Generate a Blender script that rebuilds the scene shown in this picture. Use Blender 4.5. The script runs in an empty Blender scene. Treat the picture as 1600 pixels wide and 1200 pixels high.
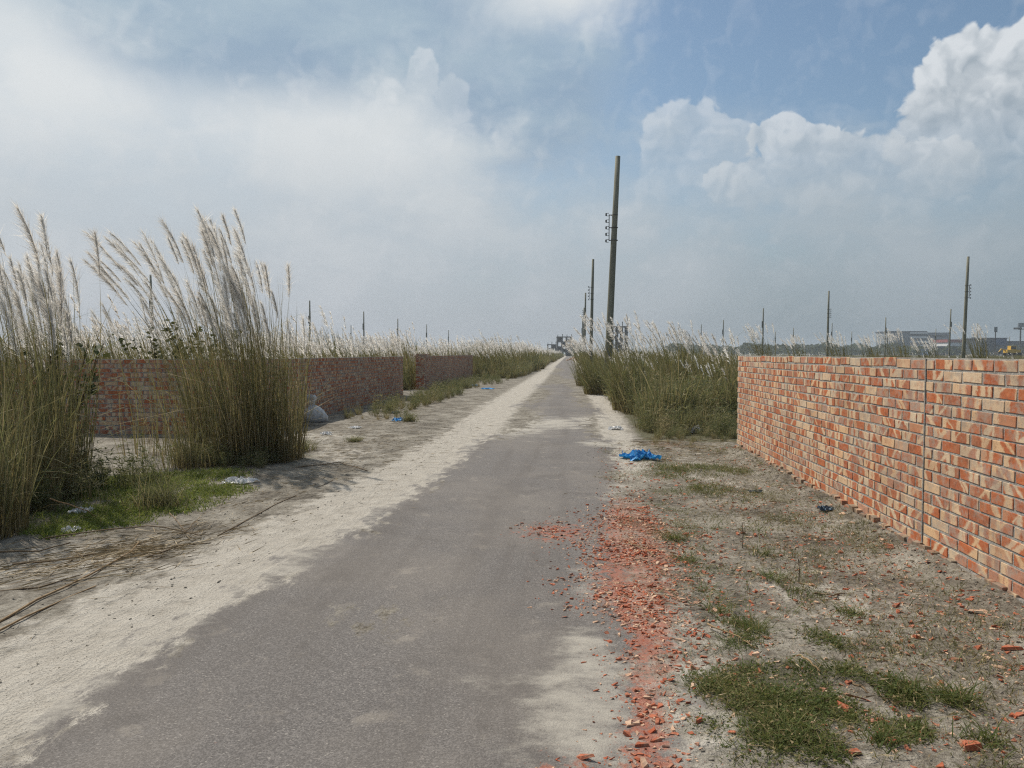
import bpy, math, random
import numpy as np
R = math.radians
rng = np.random.default_rng(11)
random.seed(5)
scene = bpy.context.scene
col = scene.collection

# ------------------------------------------------------------------ camera
# world: +Y runs along the road, +X to its right, camera stands on the road
CAMH, FPX, YAW = 1.5, 1164.0, R(4.42)
PITCH = math.atan(48 / FPX)
cam_d = bpy.data.cameras.new('camera'); cam = bpy.data.objects.new('camera', cam_d); col.objects.link(cam)
cam.location = (0, 0, CAMH); cam.rotation_euler = (R(90) - PITCH, 0, YAW)
cam_d.sensor_width = 36; cam_d.lens = FPX / 1600 * 36; cam_d.clip_start = 0.05; cam_d.clip_end = 9000
scene.camera = cam

# ------------------------------------------------------------------ light
SUN_EL, SUN_AZ = R(52), R(-50)          # azimuth measured from +Y towards +X
sv = (math.sin(SUN_AZ) * math.cos(SUN_EL), math.cos(SUN_AZ) * math.cos(SUN_EL), math.sin(SUN_EL))
sun_d = bpy.data.lights.new('sun', 'SUN'); sun = bpy.data.objects.new('sun', sun_d); col.objects.link(sun)
sun_d.energy = 4.5; sun_d.angle = R(0.8); sun_d.color = (1.0, 0.92, 0.80)
sun.rotation_euler = (R(90) - SUN_EL, 0, math.pi - SUN_AZ); sun.location = (-20, 20, 40)
vs = scene.view_settings
vs.view_transform = 'Standard'; vs.look = 'None'; vs.exposure = 0.0; vs.gamma = 1.0; vs.use_curve_mapping = False
scene.cycles.use_denoising = False; scene.cycles.use_adaptive_sampling = True; scene.cycles.adaptive_threshold = 0.012
scene.cycles.filter_width = 1.2; scene.cycles.sample_clamp_indirect = 4.0
scene.cycles.max_bounces = 4; scene.cycles.diffuse_bounces = 2; scene.cycles.glossy_bounces = 2
scene.cycles.transmission_bounces = 2; scene.cycles.transparent_max_bounces = 8; scene.cycles.volume_bounces = 0


# ------------------------------------------------------------------ node helper
class N:
    def __init__(s, tree):
        s.t = tree; s.n = tree.nodes; s.l = tree.links
        for x in list(s.n): s.n.remove(x)
    def put(s, sock, v):
        if v is None: return
        if hasattr(v, 'is_linked') or hasattr(v, 'links'): s.l.new(v, sock)
        else:
            if sock.type == 'RGBA' and len(v) == 3: v = (*v, 1)
            sock.default_value = v
    def new(s, kind, ins=None, **props):
        x = s.n.new(kind)
        for k, v in props.items(): setattr(x, k, v)
        for k, v in (ins or {}).items(): s.put(x.inputs[k], v)
        return x
    def m(s, op, a, b=None, c=None, clamp=False):
        x = s.n.new('ShaderNodeMath'); x.operation = op; x.use_clamp = clamp
        s.put(x.inputs[0], a); s.put(x.inputs[1], b); s.put(x.inputs[2], c)
        return x.outputs[0]
    def vm(s, op, a, b=None, out=0):
        x = s.n.new('ShaderNodeVectorMath'); x.operation = op
        s.put(x.inputs[0], a); s.put(x.inputs[1], b)
        return x.outputs[out]
    def mix(s, f, a, b, blend='MIX'):
        x = s.n.new('ShaderNodeMix'); x.data_type = 'RGBA'; x.blend_type = blend
        s.put(x.inputs[0], f); s.put(x.inputs[6], a); s.put(x.inputs[7], b)
        return x.outputs[2]
    dim = '3D'
    def noise(s, vec, scale, detail=3, rough=0.55, out=0, dist=0.0):
        x = s.new('ShaderNodeTexNoise', noise_dimensions=s.dim, ins= {'Vector': vec, 'Scale': scale, 'Detail': detail, 'Roughness': rough, 'Distortion': dist})
        return x.outputs[out]
    def vor(s, vec, scale, out=0, detail=0, **p):
        x = s.new('ShaderNodeTexVoronoi', {'Vector': vec, 'Scale': scale, 'Detail': detail}, voronoi_dimensions=s.dim, **p)
        return x.outputs[out]
    def ss(s, v, a, b, lo=0.0, hi=1.0):
        x = s.n.new('ShaderNodeMapRange'); x.interpolation_type = 'SMOOTHSTEP'
        s.put(x.inputs[0], v); s.put(x.inputs[1], a); s.put(x.inputs[2], b); s.put(x.inputs[3], lo); s.put(x.inputs[4], hi)
        return x.outputs[0]
    def lin(s, v, a, b, lo=0.0, hi=1.0):
        x = s.n.new('ShaderNodeMapRange')
        s.put(x.inputs[0], v); s.put(x.inputs[1], a); s.put(x.inputs[2], b); s.put(x.inputs[3], lo); s.put(x.inputs[4], hi)
        return x.outputs[0]
    def attr(s, name, out='Fac'):
        return s.new('ShaderNodeAttribute', attribute_name=name).outputs[out]
    def ramp(s, f, stops):
        x = s.n.new('ShaderNodeValToRGB'); e = x.color_ramp.elements
        while len(e) < len(stops): e.new(0.5)
        for i, (p, c) in enumerate(stops): e[i].position = p; e[i].color = (*c, 1)
        s.put(x.inputs[0], f); return x.outputs[0]


def azel(px, py):
    """direction (azimuth, elevation) of a spot in the sky"""
    x = (px - 800) / FPX; y = -(py - 600) / FPX
    c, s_ = math.cos(PITCH), math.sin(PITCH)
    f = c + y * s_; u = -s_ + y * c
    az = math.atan2(x, f) - YAW
    return az, math.atan2(u, math.hypot(x, f))


# ------------------------------------------------------------------ sky
def build_world():
    w = bpy.data.worlds.new('World'); scene.world = w; w.use_nodes = True
    w.cycles.sampling_method = 'MANUAL'; w.cycles.sample_map_resolution = 512
    n = N(w.node_tree)
    D = n.new('ShaderNodeTexCoord').outputs['Generated']
    D = n.vm('NORMALIZE', D)
    sep = n.new('ShaderNodeSeparateXYZ', {0: D})
    az = n.m('ARCTAN2', sep.outputs[0], sep.outputs[1]); el = n.m('ARCSINE', sep.outputs[2])
    V = n.new('ShaderNodeCombineXYZ', {0: az, 1: el}).outputs[0]
    sky = n.new('ShaderNodeTexSky', sky_type='NISHITA', sun_disc=False, sun_elevation=SUN_EL,
                sun_rotation=SUN_AZ, altitude=0, air_density=1.0, dust_density=1.6, ozone_density=1.2).outputs[0]
    sky = n.mix(1.0, sky, (1.0, 1.12, 1.10), 'MULTIPLY')
    K = 10.0
    def c(r, g, b): return (r * K, g * K, b * K)
    sd = n.vm('DOT_PRODUCT', D, sv, out=1)
    glow = n.ss(sd, 0.28, 0.93)                     # thin cloud brightens towards the sun
    nA = n.noise(D, 2.6, 3, 0.55)
    nB = n.noise(n.vm('MULTIPLY', D, (1, 1, 2.2)), 5.5, 4, 0.62)
    def blob(px, py, rx, ry, soft=0.0):
        a, e = azel(px, py)
        v = n.vm('MULTIPLY', n.vm('SUBTRACT', V, (a, e, 0)), (FPX / rx, FPX / ry, 0))
        return n.m('SUBTRACT', 1.0, n.vm('LENGTH', v, out=1))
    # billows shared by all the towers
    warp = n.vm('SCALE', n.vm('SUBTRACT', n.noise(D, 18, 3, 0.6, out=1), (0.5, 0.5, 0.5)))
    warp.node.inputs['Scale'].default_value = 0.05
    P2 = n.vm('ADD', D, warp)
    def puff(p):
        a = n.m('SUBTRACT', 0.5, n.vor(p, 16)); b_ = n.m('SUBTRACT', n.m('MULTIPLY', n.m('ABSOLUTE', n.m('SUBTRACT', n.noise(p, 34, 1, 0.5), 0.5)), 2.6), 0.28)
        return n.m('ADD', n.m('MULTIPLY', a, 0.62), n.m('ADD', n.m('MULTIPLY', b_, 0.3), n.m('MULTIPLY', n.noise(p, 60, 3, 0.6), 0.28)))
    p0 = puff(P2); p1 = puff(n.vm('ADD', P2, (-0.010, 0.0, 0.013)))
    nC = n.m('SUBTRACT', nB, 0.5)
    relief = n.m('MULTIPLY', n.m('SUBTRACT', p0, p1), 0.30, clamp=True)
    # thin, wide cloud veil with a blue window in it
    veil = n.m('ADD', n.m('MULTIPLY', nA, 0.9), n.m('MULTIPLY', glow, 0.55))
    veil = n.m('ADD', veil, n.m('MULTIPLY', nC, 0.35))
    blue = n.ss(n.m('ADD', blob(1330, 20, 560, 250), n.m('MULTIPLY', nC, 0.9)), -0.3, 0.9)
    veil = n.m('SUBTRACT', veil, n.m('MULTIPLY', blue, 0.54))
    veil = n.ss(veil, 0.30, 0.80)
    vcol = n.mix(glow, c(0.38, 0.47, 0.54), c(0.87, 0.895, 0.90))
    vcol = n.mix(n.ss(nB, 0.35, 0.75), n.mix(0.34, vcol, c(0.36, 0.49, 0.60)), vcol)
    colr = n.mix(n.m('MULTIPLY', veil, 0.93), sky, vcol)
    # darker cloud bases overhead, lit edges beside them
    dk = n.m('MAXIMUM', blob(440, 10, 400, 150), blob(230, 10, 170, 110))
    dk = n.m('MAXIMUM', dk, n.m('SUBTRACT', blob(810, 150, 220, 150), 0.15))
    dk = n.ss(n.m('ADD', n.m('ADD', dk, n.m('MULTIPLY', nC, 0.8)), n.m('MULTIPLY', n.m('SUBTRACT', p0, 0.17), 0.35)), -0.20, 0.42)
    colr = n.mix(n.m('MULTIPLY', dk, 0.92), colr, n.mix(n.ss(nB, 0.3, 0.7), c(0.29, 0.41, 0.55), c(0.40, 0.52, 0.62)))
    br = n.m('MAXIMUM', blob(70, 130, 200, 140), n.m('MAXIMUM', blob(880, -20, 170, 80), blob(540, 215, 330, 110)))
    br = n.ss(n.m('ADD', n.m('ADD', br, n.m('MULTIPLY', nC, 0.9)), n.m('MULTIPLY', n.m('SUBTRACT', p0, 0.17), 0.6)), -0.05, 0.9)
    colr = n.mix(n.m('MULTIPLY', br, 0.75), colr, c(0.85, 0.875, 0.875))
    # cumulus towers
    def cumulus(blobs, base, alo, ahi, colr, strength, edge=0.10):
        F = None
        for b in blobs:
            f = blob(*b)
            F = f if F is None else n.m('SMOOTH_MAX', F, f, 0.25)
        F0 = n.m('ADD', F, n.m('SUBTRACT', p0, 0.17))
        al = n.m('MULTIPLY', n.ss(F0, 0.0, edge), n.ss(el, alo, ahi))
        sh = n.m('ADD', n.m('MULTIPLY', n.m('SUBTRACT', p0, p1), 2.3), 0.60)
        sh = n.m('ADD', sh, n.m('MULTIPLY', n.ss(F0, 0.0, 0.55), -0.20))
        sh = n.m('ADD', sh, n.m('MULTIPLY', n.ss(el, alo, ahi + 0.12), 0.30), clamp=True)
        return n.mix(n.m('MULTIPLY', al, strength), colr, n.mix(sh, c(*base), c(0.80, 0.835, 0.86)))
    colr = cumulus([(1525, 120, 70, 66), (1590, 150, 80, 90), (1475, 205, 80, 75), (1560, 250, 150, 120), (1690, 230, 160, 150), (1850, 270, 170, 110)], (0.42, 0.48, 0.53), R(9), R(17), colr, 0.90, 0.13)
    colr = cumulus([(1070, 220, 66, 62), (1130, 240, 56, 48), (1040, 260, 56, 80), (1110, 300, 100, 60)], (0.46, 0.54, 0.60), R(8), R(19), colr, 0.5, 0.16)
    colr = cumulus([(1218, 212, 44, 34), (1265, 222, 38, 26), (1290, 270, 170, 50), (1390, 280, 120, 70)], (0.46, 0.53, 0.59), R(8), R(16), colr, 0.72, 0.12)
    colr = cumulus([(660, 125, 28, 46), (712, 155, 34, 48), (650, 220, 120, 80)], (0.60, 0.67, 0.72), R(12), R(24), colr, 0.5, 0.18)
    # cloud bank that the towers rise from, thinning upwards
    bk = n.m('ADD', n.m('DIVIDE', el, R(17.5)), n.m('MULTIPLY', nC, -0.9))
    bk = n.m('ADD', bk, n.m('MULTIPLY', n.m('SUBTRACT', p0, 0.17), -0.25))
    bk = n.ss(bk, 0.35, 1.05, 1.0, 0.0)
    side = n.ss(n.m('ADD', sd, n.m('MULTIPLY', n.m('SUBTRACT', nA, 0.5), 0.5)), 0.05, 0.66)
    bcol = n.mix(side, c(0.36, 0.43, 0.48), c(0.66, 0.71, 0.74))
    bcol = n.mix(n.ss(nB, 0.35, 0.7), n.mix(0.25, bcol, c(0.28, 0.36, 0.43)), bcol)
    colr = n.mix(n.m('MULTIPLY', bk, 0.82), colr, bcol)
    colr = n.mix(relief, colr, c(1.0, 1.0, 1.0))
    # haze above the horizon
    hz = n.m('POWER', 2.718, n.m('MULTIPLY', n.m('ABSOLUTE', el), -1 / R(7.5)))
    hcol = n.mix(side, c(0.195, 0.255, 0.30), c(0.45, 0.475, 0.525))
    colr = n.mix(n.m('MULTIPLY', hz, 0.88), colr, hcol)
    bg = n.new('ShaderNodeBackground', {'Color': colr, 'Strength': 0.093})
    out = n.new('ShaderNodeOutputWorld'); n.l.new(bg.outputs[0], out.inputs[0])
build_world()


# ------------------------------------------------------------------ numpy helpers
def vnoise(x, y, seed=0):
    xi = np.floor(x).astype(np.int64); yi = np.floor(y).astype(np.int64)
    fx = x - xi; fy = y - yi
    fx = fx * fx * (3 - 2 * fx); fy = fy * fy * (3 - 2 * fy)
    def h(a, b):
        v = np.sin(a * 127.1 + b * 311.7 + seed * 74.7) * 43758.5453
        return v - np.floor(v)
    return (h(xi, yi) * (1 - fx) + h(xi + 1, yi) * fx) * (1 - fy) + (h(xi, yi + 1) * (1 - fx) + h(xi + 1, yi + 1) * fx) * fy
def fbm(x, y, seed=0, o=4):
    s = 0; a = 0.5
    for i in range(o):
        s = s + a * vnoise(x * 2 ** i, y * 2 ** i, seed + i * 3.7); a *= 0.5
    return s
def sstep(v, a, b):
    t = np.clip((v - a) / (b - a), 0, 1); return t * t * (3 - 2 * t)
def at(px, py, z=0.0):
    """point on the level z that is seen at a pixel of the photograph"""
    x = (px - 800) / FPX; y = -(py - 600) / FPX
    c, s_ = math.cos(PITCH), math.sin(PITCH)
    f = c + y * s_; u = -s_ + y * c
    k = (z - CAMH) / u
    X, Y = x * k, f * k
    return (X * math.cos(YAW) - Y * math.sin(YAW), X * math.sin(YAW) + Y * math.cos(YAW))
def far(px, Z):
    """ground point at depth Z along a bearing"""
    X = (px - 800) / FPX * Z
    return (X * math.cos(YAW) - Z * math.sin(YAW), X * math.sin(YAW) + Z * math.cos(YAW))
def up(py, Z):
    return CAMH + (552 - py) / FPX * Z

XR = ([0, 2.7, 4.5, 6, 8, 10, 13, 20, 40, 90, 3000], [0.50, 0.50, 0.46, 0.46, 0.56, 0.74, 0.8, 0.92, 0.85, 0.95, 0.95])
XL = ([0, 2.9, 5.3, 7, 10.4, 14, 22, 40, 90, 3000], [-2.25, -2.2, -2.0, -1.8, -1.62, -1.55, -1.65, -1.6, -1.7, -1.7])
def xr(y): return np.interp(y, *XR)
def xl(y): return np.interp(y, *XL)
def gz(x, y):
    """ground height"""
    x = np.asarray(x, float); y = np.asarray(y, float)
    near = sstep(-np.hypot(x, y - 6), -40, -14)
    off = np.maximum(x - xr(y), xl(y) - x)
    k = sstep(off, 0.0, 0.7)
    z = (fbm(x * 0.9, y * 0.9, 2) - 0.47) * 0.085 + (fbm(x * 4.1, y * 4.1, 9) - 0.47) * 0.035
    z = z * k * near
    z += 0.062 * np.exp(-((x - 2.58) / 0.2) ** 2) * sstep(y, 0, 1) * (1 - sstep(y, 12, 13)) * (0.6 + 0.8 * vnoise(x * 3, y * 3, 5))
    z += -0.008 * (1 - k)
    return z
def roadz(x, y):
    return 0.006 + 0.012 * (1 - np.minimum(1, np.abs(x + 0.7) / 2.2) ** 2) + 0 * y

def mesh(name, V, F, attrs=None, smooth=False):
    """V (n,3); F (m,k) array or list of arrays of equal-length faces"""
    me = bpy.data.meshes.new(name)
    V = np.asarray(V, dtype=np.float32)
    Fs = F if isinstance(F, list) else [F]
    Fs = [np.asarray(f, dtype=np.int32) for f in Fs if len(f)]
    me.vertices.add(len(V)); me.vertices.foreach_set('co', V.ravel())
    idx = np.concatenate([f.ravel() for f in Fs]); cnt = np.concatenate([np.full(len(f), f.shape[1], np.int32) for f in Fs])
    me.loops.add(len(idx)); me.loops.foreach_set('vertex_index', idx)
    me.polygons.add(len(cnt)); st = np.zeros(len(cnt), np.int32); st[1:] = np.cumsum(cnt)[:-1]
    me.polygons.foreach_set('loop_start', st)
    me.polygons.foreach_set('use_smooth', np.full(len(cnt), bool(smooth)))
    for k, a in (attrs or {}).items():
        a = np.asarray(a, np.float32)
        if a.ndim == 1:
            at_ = me.attributes.new(k, 'FLOAT', 'POINT'); at_.data.foreach_set('value', a)
        else:
            at_ = me.attributes.new(k, 'FLOAT_VECTOR', 'POINT'); at_.data.foreach_set('vector', a.ravel())
    me.update(calc_edges=True); me.validate()
    return me
def obj(name, me, mat=None, parent=None, loc=None, kind=None):
    o = bpy.data.objects.new(name, me); col.objects.link(o)
    if mat is not None and me is not None and len(me.materials) == 0: me.materials.append(mat)
    if parent is not None: o.parent = parent
    if loc is not None: o.location = loc
    if kind: o['kind'] = kind
    return o
def tag(o, label, cat, group=None):
    o['label'] = label; o['category'] = cat
    if group: o['group'] = group
    return o
def empty(name, loc, label, cat, group=None, rz=0.0):
    o = bpy.data.objects.new(name, None); col.objects.link(o); o.location = loc; o.rotation_euler = (0, 0, rz); o.empty_display_size = 0.2
    return tag(o, label, cat, group)
def copy_tree(o, parent=None):
    c = o.copy(); col.objects.link(c)
    if parent is not None: c.parent = parent
    for ch in o.children: copy_tree(ch, c)
    return c

class MB:
    """collects simple solids into one mesh"""
    def __init__(s): s.v = []; s.f = {}; s.n = 0
    def add(s, V, F):
        s.v.append(np.asarray(V, float))
        for f in F: s.f.setdefault(len(f), []).append([i + s.n for i in f])
        s.n += len(V)
    def box(s, x0, x1, y0, y1, z0, z1):
        V = [(x, y, z) for z in (z0, z1) for y in (y0, y1) for x in (x0, x1)]
        s.add(V, [(0, 2, 3, 1), (4, 5, 7, 6), (0, 1, 5, 4), (2, 6, 7, 3), (0, 4, 6, 2), (1, 3, 7, 5)])
    def tube(s, pts, rad, k=8, cap=True):
        pts = np.asarray(pts, float); m = len(pts); rad = np.broadcast_to(np.asarray(rad, float), (m,))
        T = np.gradient(pts, axis=0); T /= np.linalg.norm(T, axis=1)[:, None] + 1e-9
        ref = np.array([0, 0, 1.0]) if abs(T[0, 2]) < 0.8 else np.array([1.0, 0, 0])
        A = np.cross(T, ref); A /= np.linalg.norm(A, axis=1)[:, None] + 1e-9; B = np.cross(T, A)
        th = np.linspace(0, 2 * np.pi, k, endpoint=False)
        V = pts[:, None, :] + rad[:, None, None] * (np.cos(th)[None, :, None] * A[:, None, :] + np.sin(th)[None, :, None] * B[:, None, :])
        F = []
        for i in range(m - 1):
            for j in range(k):
                F.append((i * k + j, i * k + (j + 1) % k, (i + 1) * k + (j + 1) % k, (i + 1) * k + j))
        if cap: F += [tuple(range(k))[::-1], tuple((m - 1) * k + j for j in range(k))]
        s.add(V.reshape(-1, 3), F)
    def mesh(s, name, smooth=False):
        return mesh(name, np.concatenate(s.v), [np.array(f) for f in s.f.values()], smooth=smooth)
    def build(s, name, mat, parent=None, loc=None, smooth=False):
        return obj(name, s.mesh(name, smooth), mat, parent, loc)


# ------------------------------------------------------------------ materials
def material(name):
    m = bpy.data.materials.new(name); m.use_nodes = True
    return m, N(m.node_tree)
def finish(n, shader, disp=None):
    o = n.new('ShaderNodeOutputMaterial'); n.l.new(shader, o.inputs[0])
def principled(n, color, rough=0.85, normal=None, spec=0.3, **ins):
    p = n.new('ShaderNodeBsdfPrincipled', {'Base Color': color, 'Roughness': rough, 'Specular IOR Level': spec})
    if normal is not None: n.l.new(normal, p.inputs['Normal'])
    for k, v in ins.items(): n.put(p.inputs[k.replace('_', ' ')], v)
    return p.outputs[0]
def bump(n, h, strength=0.5, dist=0.02, normal=None):
    b = n.new('ShaderNodeBump', {'Height': h, 'Strength': strength, 'Distance': dist})
    if normal is not None: n.l.new(normal, b.inputs['Normal'])
    return b.outputs[0]

def mat_ground(name, asphalt):
    m, n = material(name); n.dim = '2D'
    P = n.new('ShaderNodeTexCoord').outputs['Object']
    big = n.noise(P, 0.7, 4, 0.6); mid = n.noise(P, 5.0, 3, 0.62); fine = n.noise(P, 55, 3, 0.7); grit = n.noise(P, 240, 2, 0.6)
    sandm = n.attr('sand'); red = n.attr('red'); green = n.attr('green')
    # grey silty soil and clean pale sand
    lump = n.noise(P, 17, 3, 0.68); pat = n.noise(P, 1.9, 4, 0.6, dist=0.4)
    sv_ = n.m('ADD', n.m('MULTIPLY', pat, 0.45), n.m('ADD', n.m('MULTIPLY', lump, 0.35), n.m('MULTIPLY', fine, 0.2)))
    soil = n.ramp(sv_, [(0.36, (0.062, 0.052, 0.040)), (0.46, (0.142, 0.126, 0.102)), (0.54, (0.23, 0.21, 0.176)), (0.66, (0.33, 0.308, 0.265))])
    sand = n.ramp(n.m('ADD', n.m('MULTIPLY', mid, 0.5), n.m('ADD', n.m('MULTIPLY', lump, 0.2), n.m('MULTIPLY', fine, 0.3))),
                  [(0.28, (0.265, 0.242, 0.208)), (0.48, (0.38, 0.352, 0.308)), (0.72, (0.455, 0.427, 0.38))])
    s = n.ss(n.m('ADD', sandm, n.m('MULTIPLY', n.m('SUBTRACT', mid, 0.5), 1.3)), 0.25, 0.75)
    base = n.mix(s, soil, sand)
    speck = n.ss(n.vor(P, 60), 0.12, 0.24, 0.7, 0.0)
    base = n.mix(n.m('MULTIPLY', speck, n.ss(lump, 0.40, 0.56)), base, (0.085, 0.07, 0.052))
    base = n.mix(n.ss(grit, 0.55, 0.75, 0, 0.5), base, (0.10, 0.085, 0.07))
    # crushed brick trodden in
    r = n.ss(n.m('ADD', red, n.m('MULTIPLY', n.m('SUBTRACT', n.noise(P, 9, 3, 0.7), 0.5), 1.9)), 0.45, 1.15, 0, 0.62)
    r = n.m('MULTIPLY', r, n.ss(n.noise(P, 60, 4, 0.7), 0.36, 0.54, 0.25, 1))
    chip = n.vor(P, 130, out=1)
    rc = n.mix(n.new('ShaderNodeSeparateColor', {0: chip}).outputs[0], (0.27, 0.072, 0.042), (0.37, 0.155, 0.10))
    base = n.mix(r, base, rc)
    # ground under grass: humus
    g = n.ss(n.m('ADD', green, n.m('MULTIPLY', n.m('SUBTRACT', mid, 0.5), 0.9)), 0.35, 0.75, 0, 0.85)
    base = n.mix(g, base, n.mix(mid, (0.05, 0.05, 0.025), (0.11, 0.105, 0.055)))
    rough = 0.92
    rip = n.noise(n.vm('MULTIPLY', P, (9, 2.2, 1)), 1.0, 3, 0.65, dist=0.5)
    hgt = n.m('ADD', n.m('MULTIPLY', n.m('ADD', mid, n.m('MULTIPLY', lump, 0.7)), 0.5), n.m('ADD', n.m('MULTIPLY', fine, 0.26), n.m('MULTIPLY', grit, 0.06)))
    hgt = n.m('ADD', hgt, n.m('MULTIPLY', n.m('MULTIPLY', rip, s), 0.5))
    nrm = bump(n, hgt, 0.9, 0.045)
    if asphalt:
        sd = n.attr('asph'); dust = n.attr('dust')
        edge = n.m('ADD', sd, n.m('MULTIPLY', n.m('SUBTRACT', n.noise(n.vm('MULTIPLY', P, (1, 0.6, 1)), 2.3, 5, 0.66, dist=0.3), 0.5), 1.15))
        edge = n.m('ADD', edge, n.m('MULTIPLY', n.m('SUBTRACT', n.noise(n.vm('MULTIPLY', P, (1, 0.4, 1)), 8, 4, 0.7), 0.5), 0.9))
        edge = n.m('ADD', edge, n.m('MULTIPLY', n.m('SUBTRACT', fine, 0.5), 0.30))
        edge = n.m('ADD', edge, n.m('MULTIPLY', n.m('SUBTRACT', grit, 0.5), 0.35))
        cover = n.ss(edge, -0.03, 0.13)
        agg = n.vor(P, 150, out=1); ag = n.new('ShaderNodeSeparateColor', {0: agg}).outputs[0]
        pit = n.noise(P, 120, 3, 0.7)
        ac = n.mix(n.ss(ag, 0.0, 1.0), (0.104, 0.096, 0.092), (0.185, 0.171, 0.163))
        ac = n.mix(n.ss(pit, 0.54, 0.74, 0, 0.55), ac, (0.05, 0.043, 0.038))
        ac = n.mix(n.ss(ag, 0.965, 0.995, 0, 0.45), ac, (0.40, 0.37, 0.33))
        ac = n.mix(n.ss(big, 0.40, 0.72, 0, 0.35), ac, (0.225, 0.20, 0.175))
        stn = n.noise(P, 1.6, 4, 0.7); ac = n.mix(n.ss(stn, 0.52, 0.75, 0, 0.4), ac, (0.085, 0.075, 0.068)); ac = n.mix(n.ss(n.noise(P, 3.3, 4, 0.75), 0.58, 0.75, 0, 0.45), ac, (0.28, 0.25, 0.215))
        tr = n.noise(n.vm('MULTIPLY', P, (2.4, 0.16, 1)), 1.0, 4, 0.6)
        ac = n.mix(n.ss(tr, 0.42, 0.70, 0, 0.4), ac, (0.105, 0.093, 0.085))
        dm = n.m('ADD', dust, n.m('MULTIPLY', n.m('SUBTRACT', n.noise(n.vm('MULTIPLY', P, (0.9, 1.5, 1)), 2.2, 5, 0.72), 0.5), 1.5))
        dm = n.m('MULTIPLY', n.ss(dm, 0.3, 0.95), n.ss(dust, 0.02, 0.25))
        dm = n.m('MULTIPLY', dm, n.ss(n.m('ADD', pit, n.m('MULTIPLY', dm, 0.3)), 0.42, 0.58, 0.2, 1.0))
        ac = n.mix(n.m('MULTIPLY', dm, 0.9), ac, (0.38, 0.355, 0.31))
        rr = n.ss(n.m('ADD', red, n.m('MULTIPLY', n.m('SUBTRACT', n.noise(P, 14, 3, 0.75), 0.5), 2.2)), 0.5, 1.1, 0, 0.8)
        ac = n.mix(rr, ac, rc)
        base = n.mix(cover, base, ac)
        h2 = n.m('ADD', n.m('MULTIPLY', pit, -0.5), n.m('MULTIPLY', ag, 0.25))
        nrm2 = bump(n, h2, 0.8, 0.010)
        mixn = n.new('ShaderNodeMix', data_type='VECTOR'); n.put(mixn.inputs[0], cover); n.put(mixn.inputs[4], nrm); n.put(mixn.inputs[5], nrm2)
        nrm = mixn.outputs[1]
        rough = n.lin(cover, 0, 1, 0.92, 0.8)
    finish(n, principled(n, base, rough, nrm, 0.25)); return m

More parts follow.
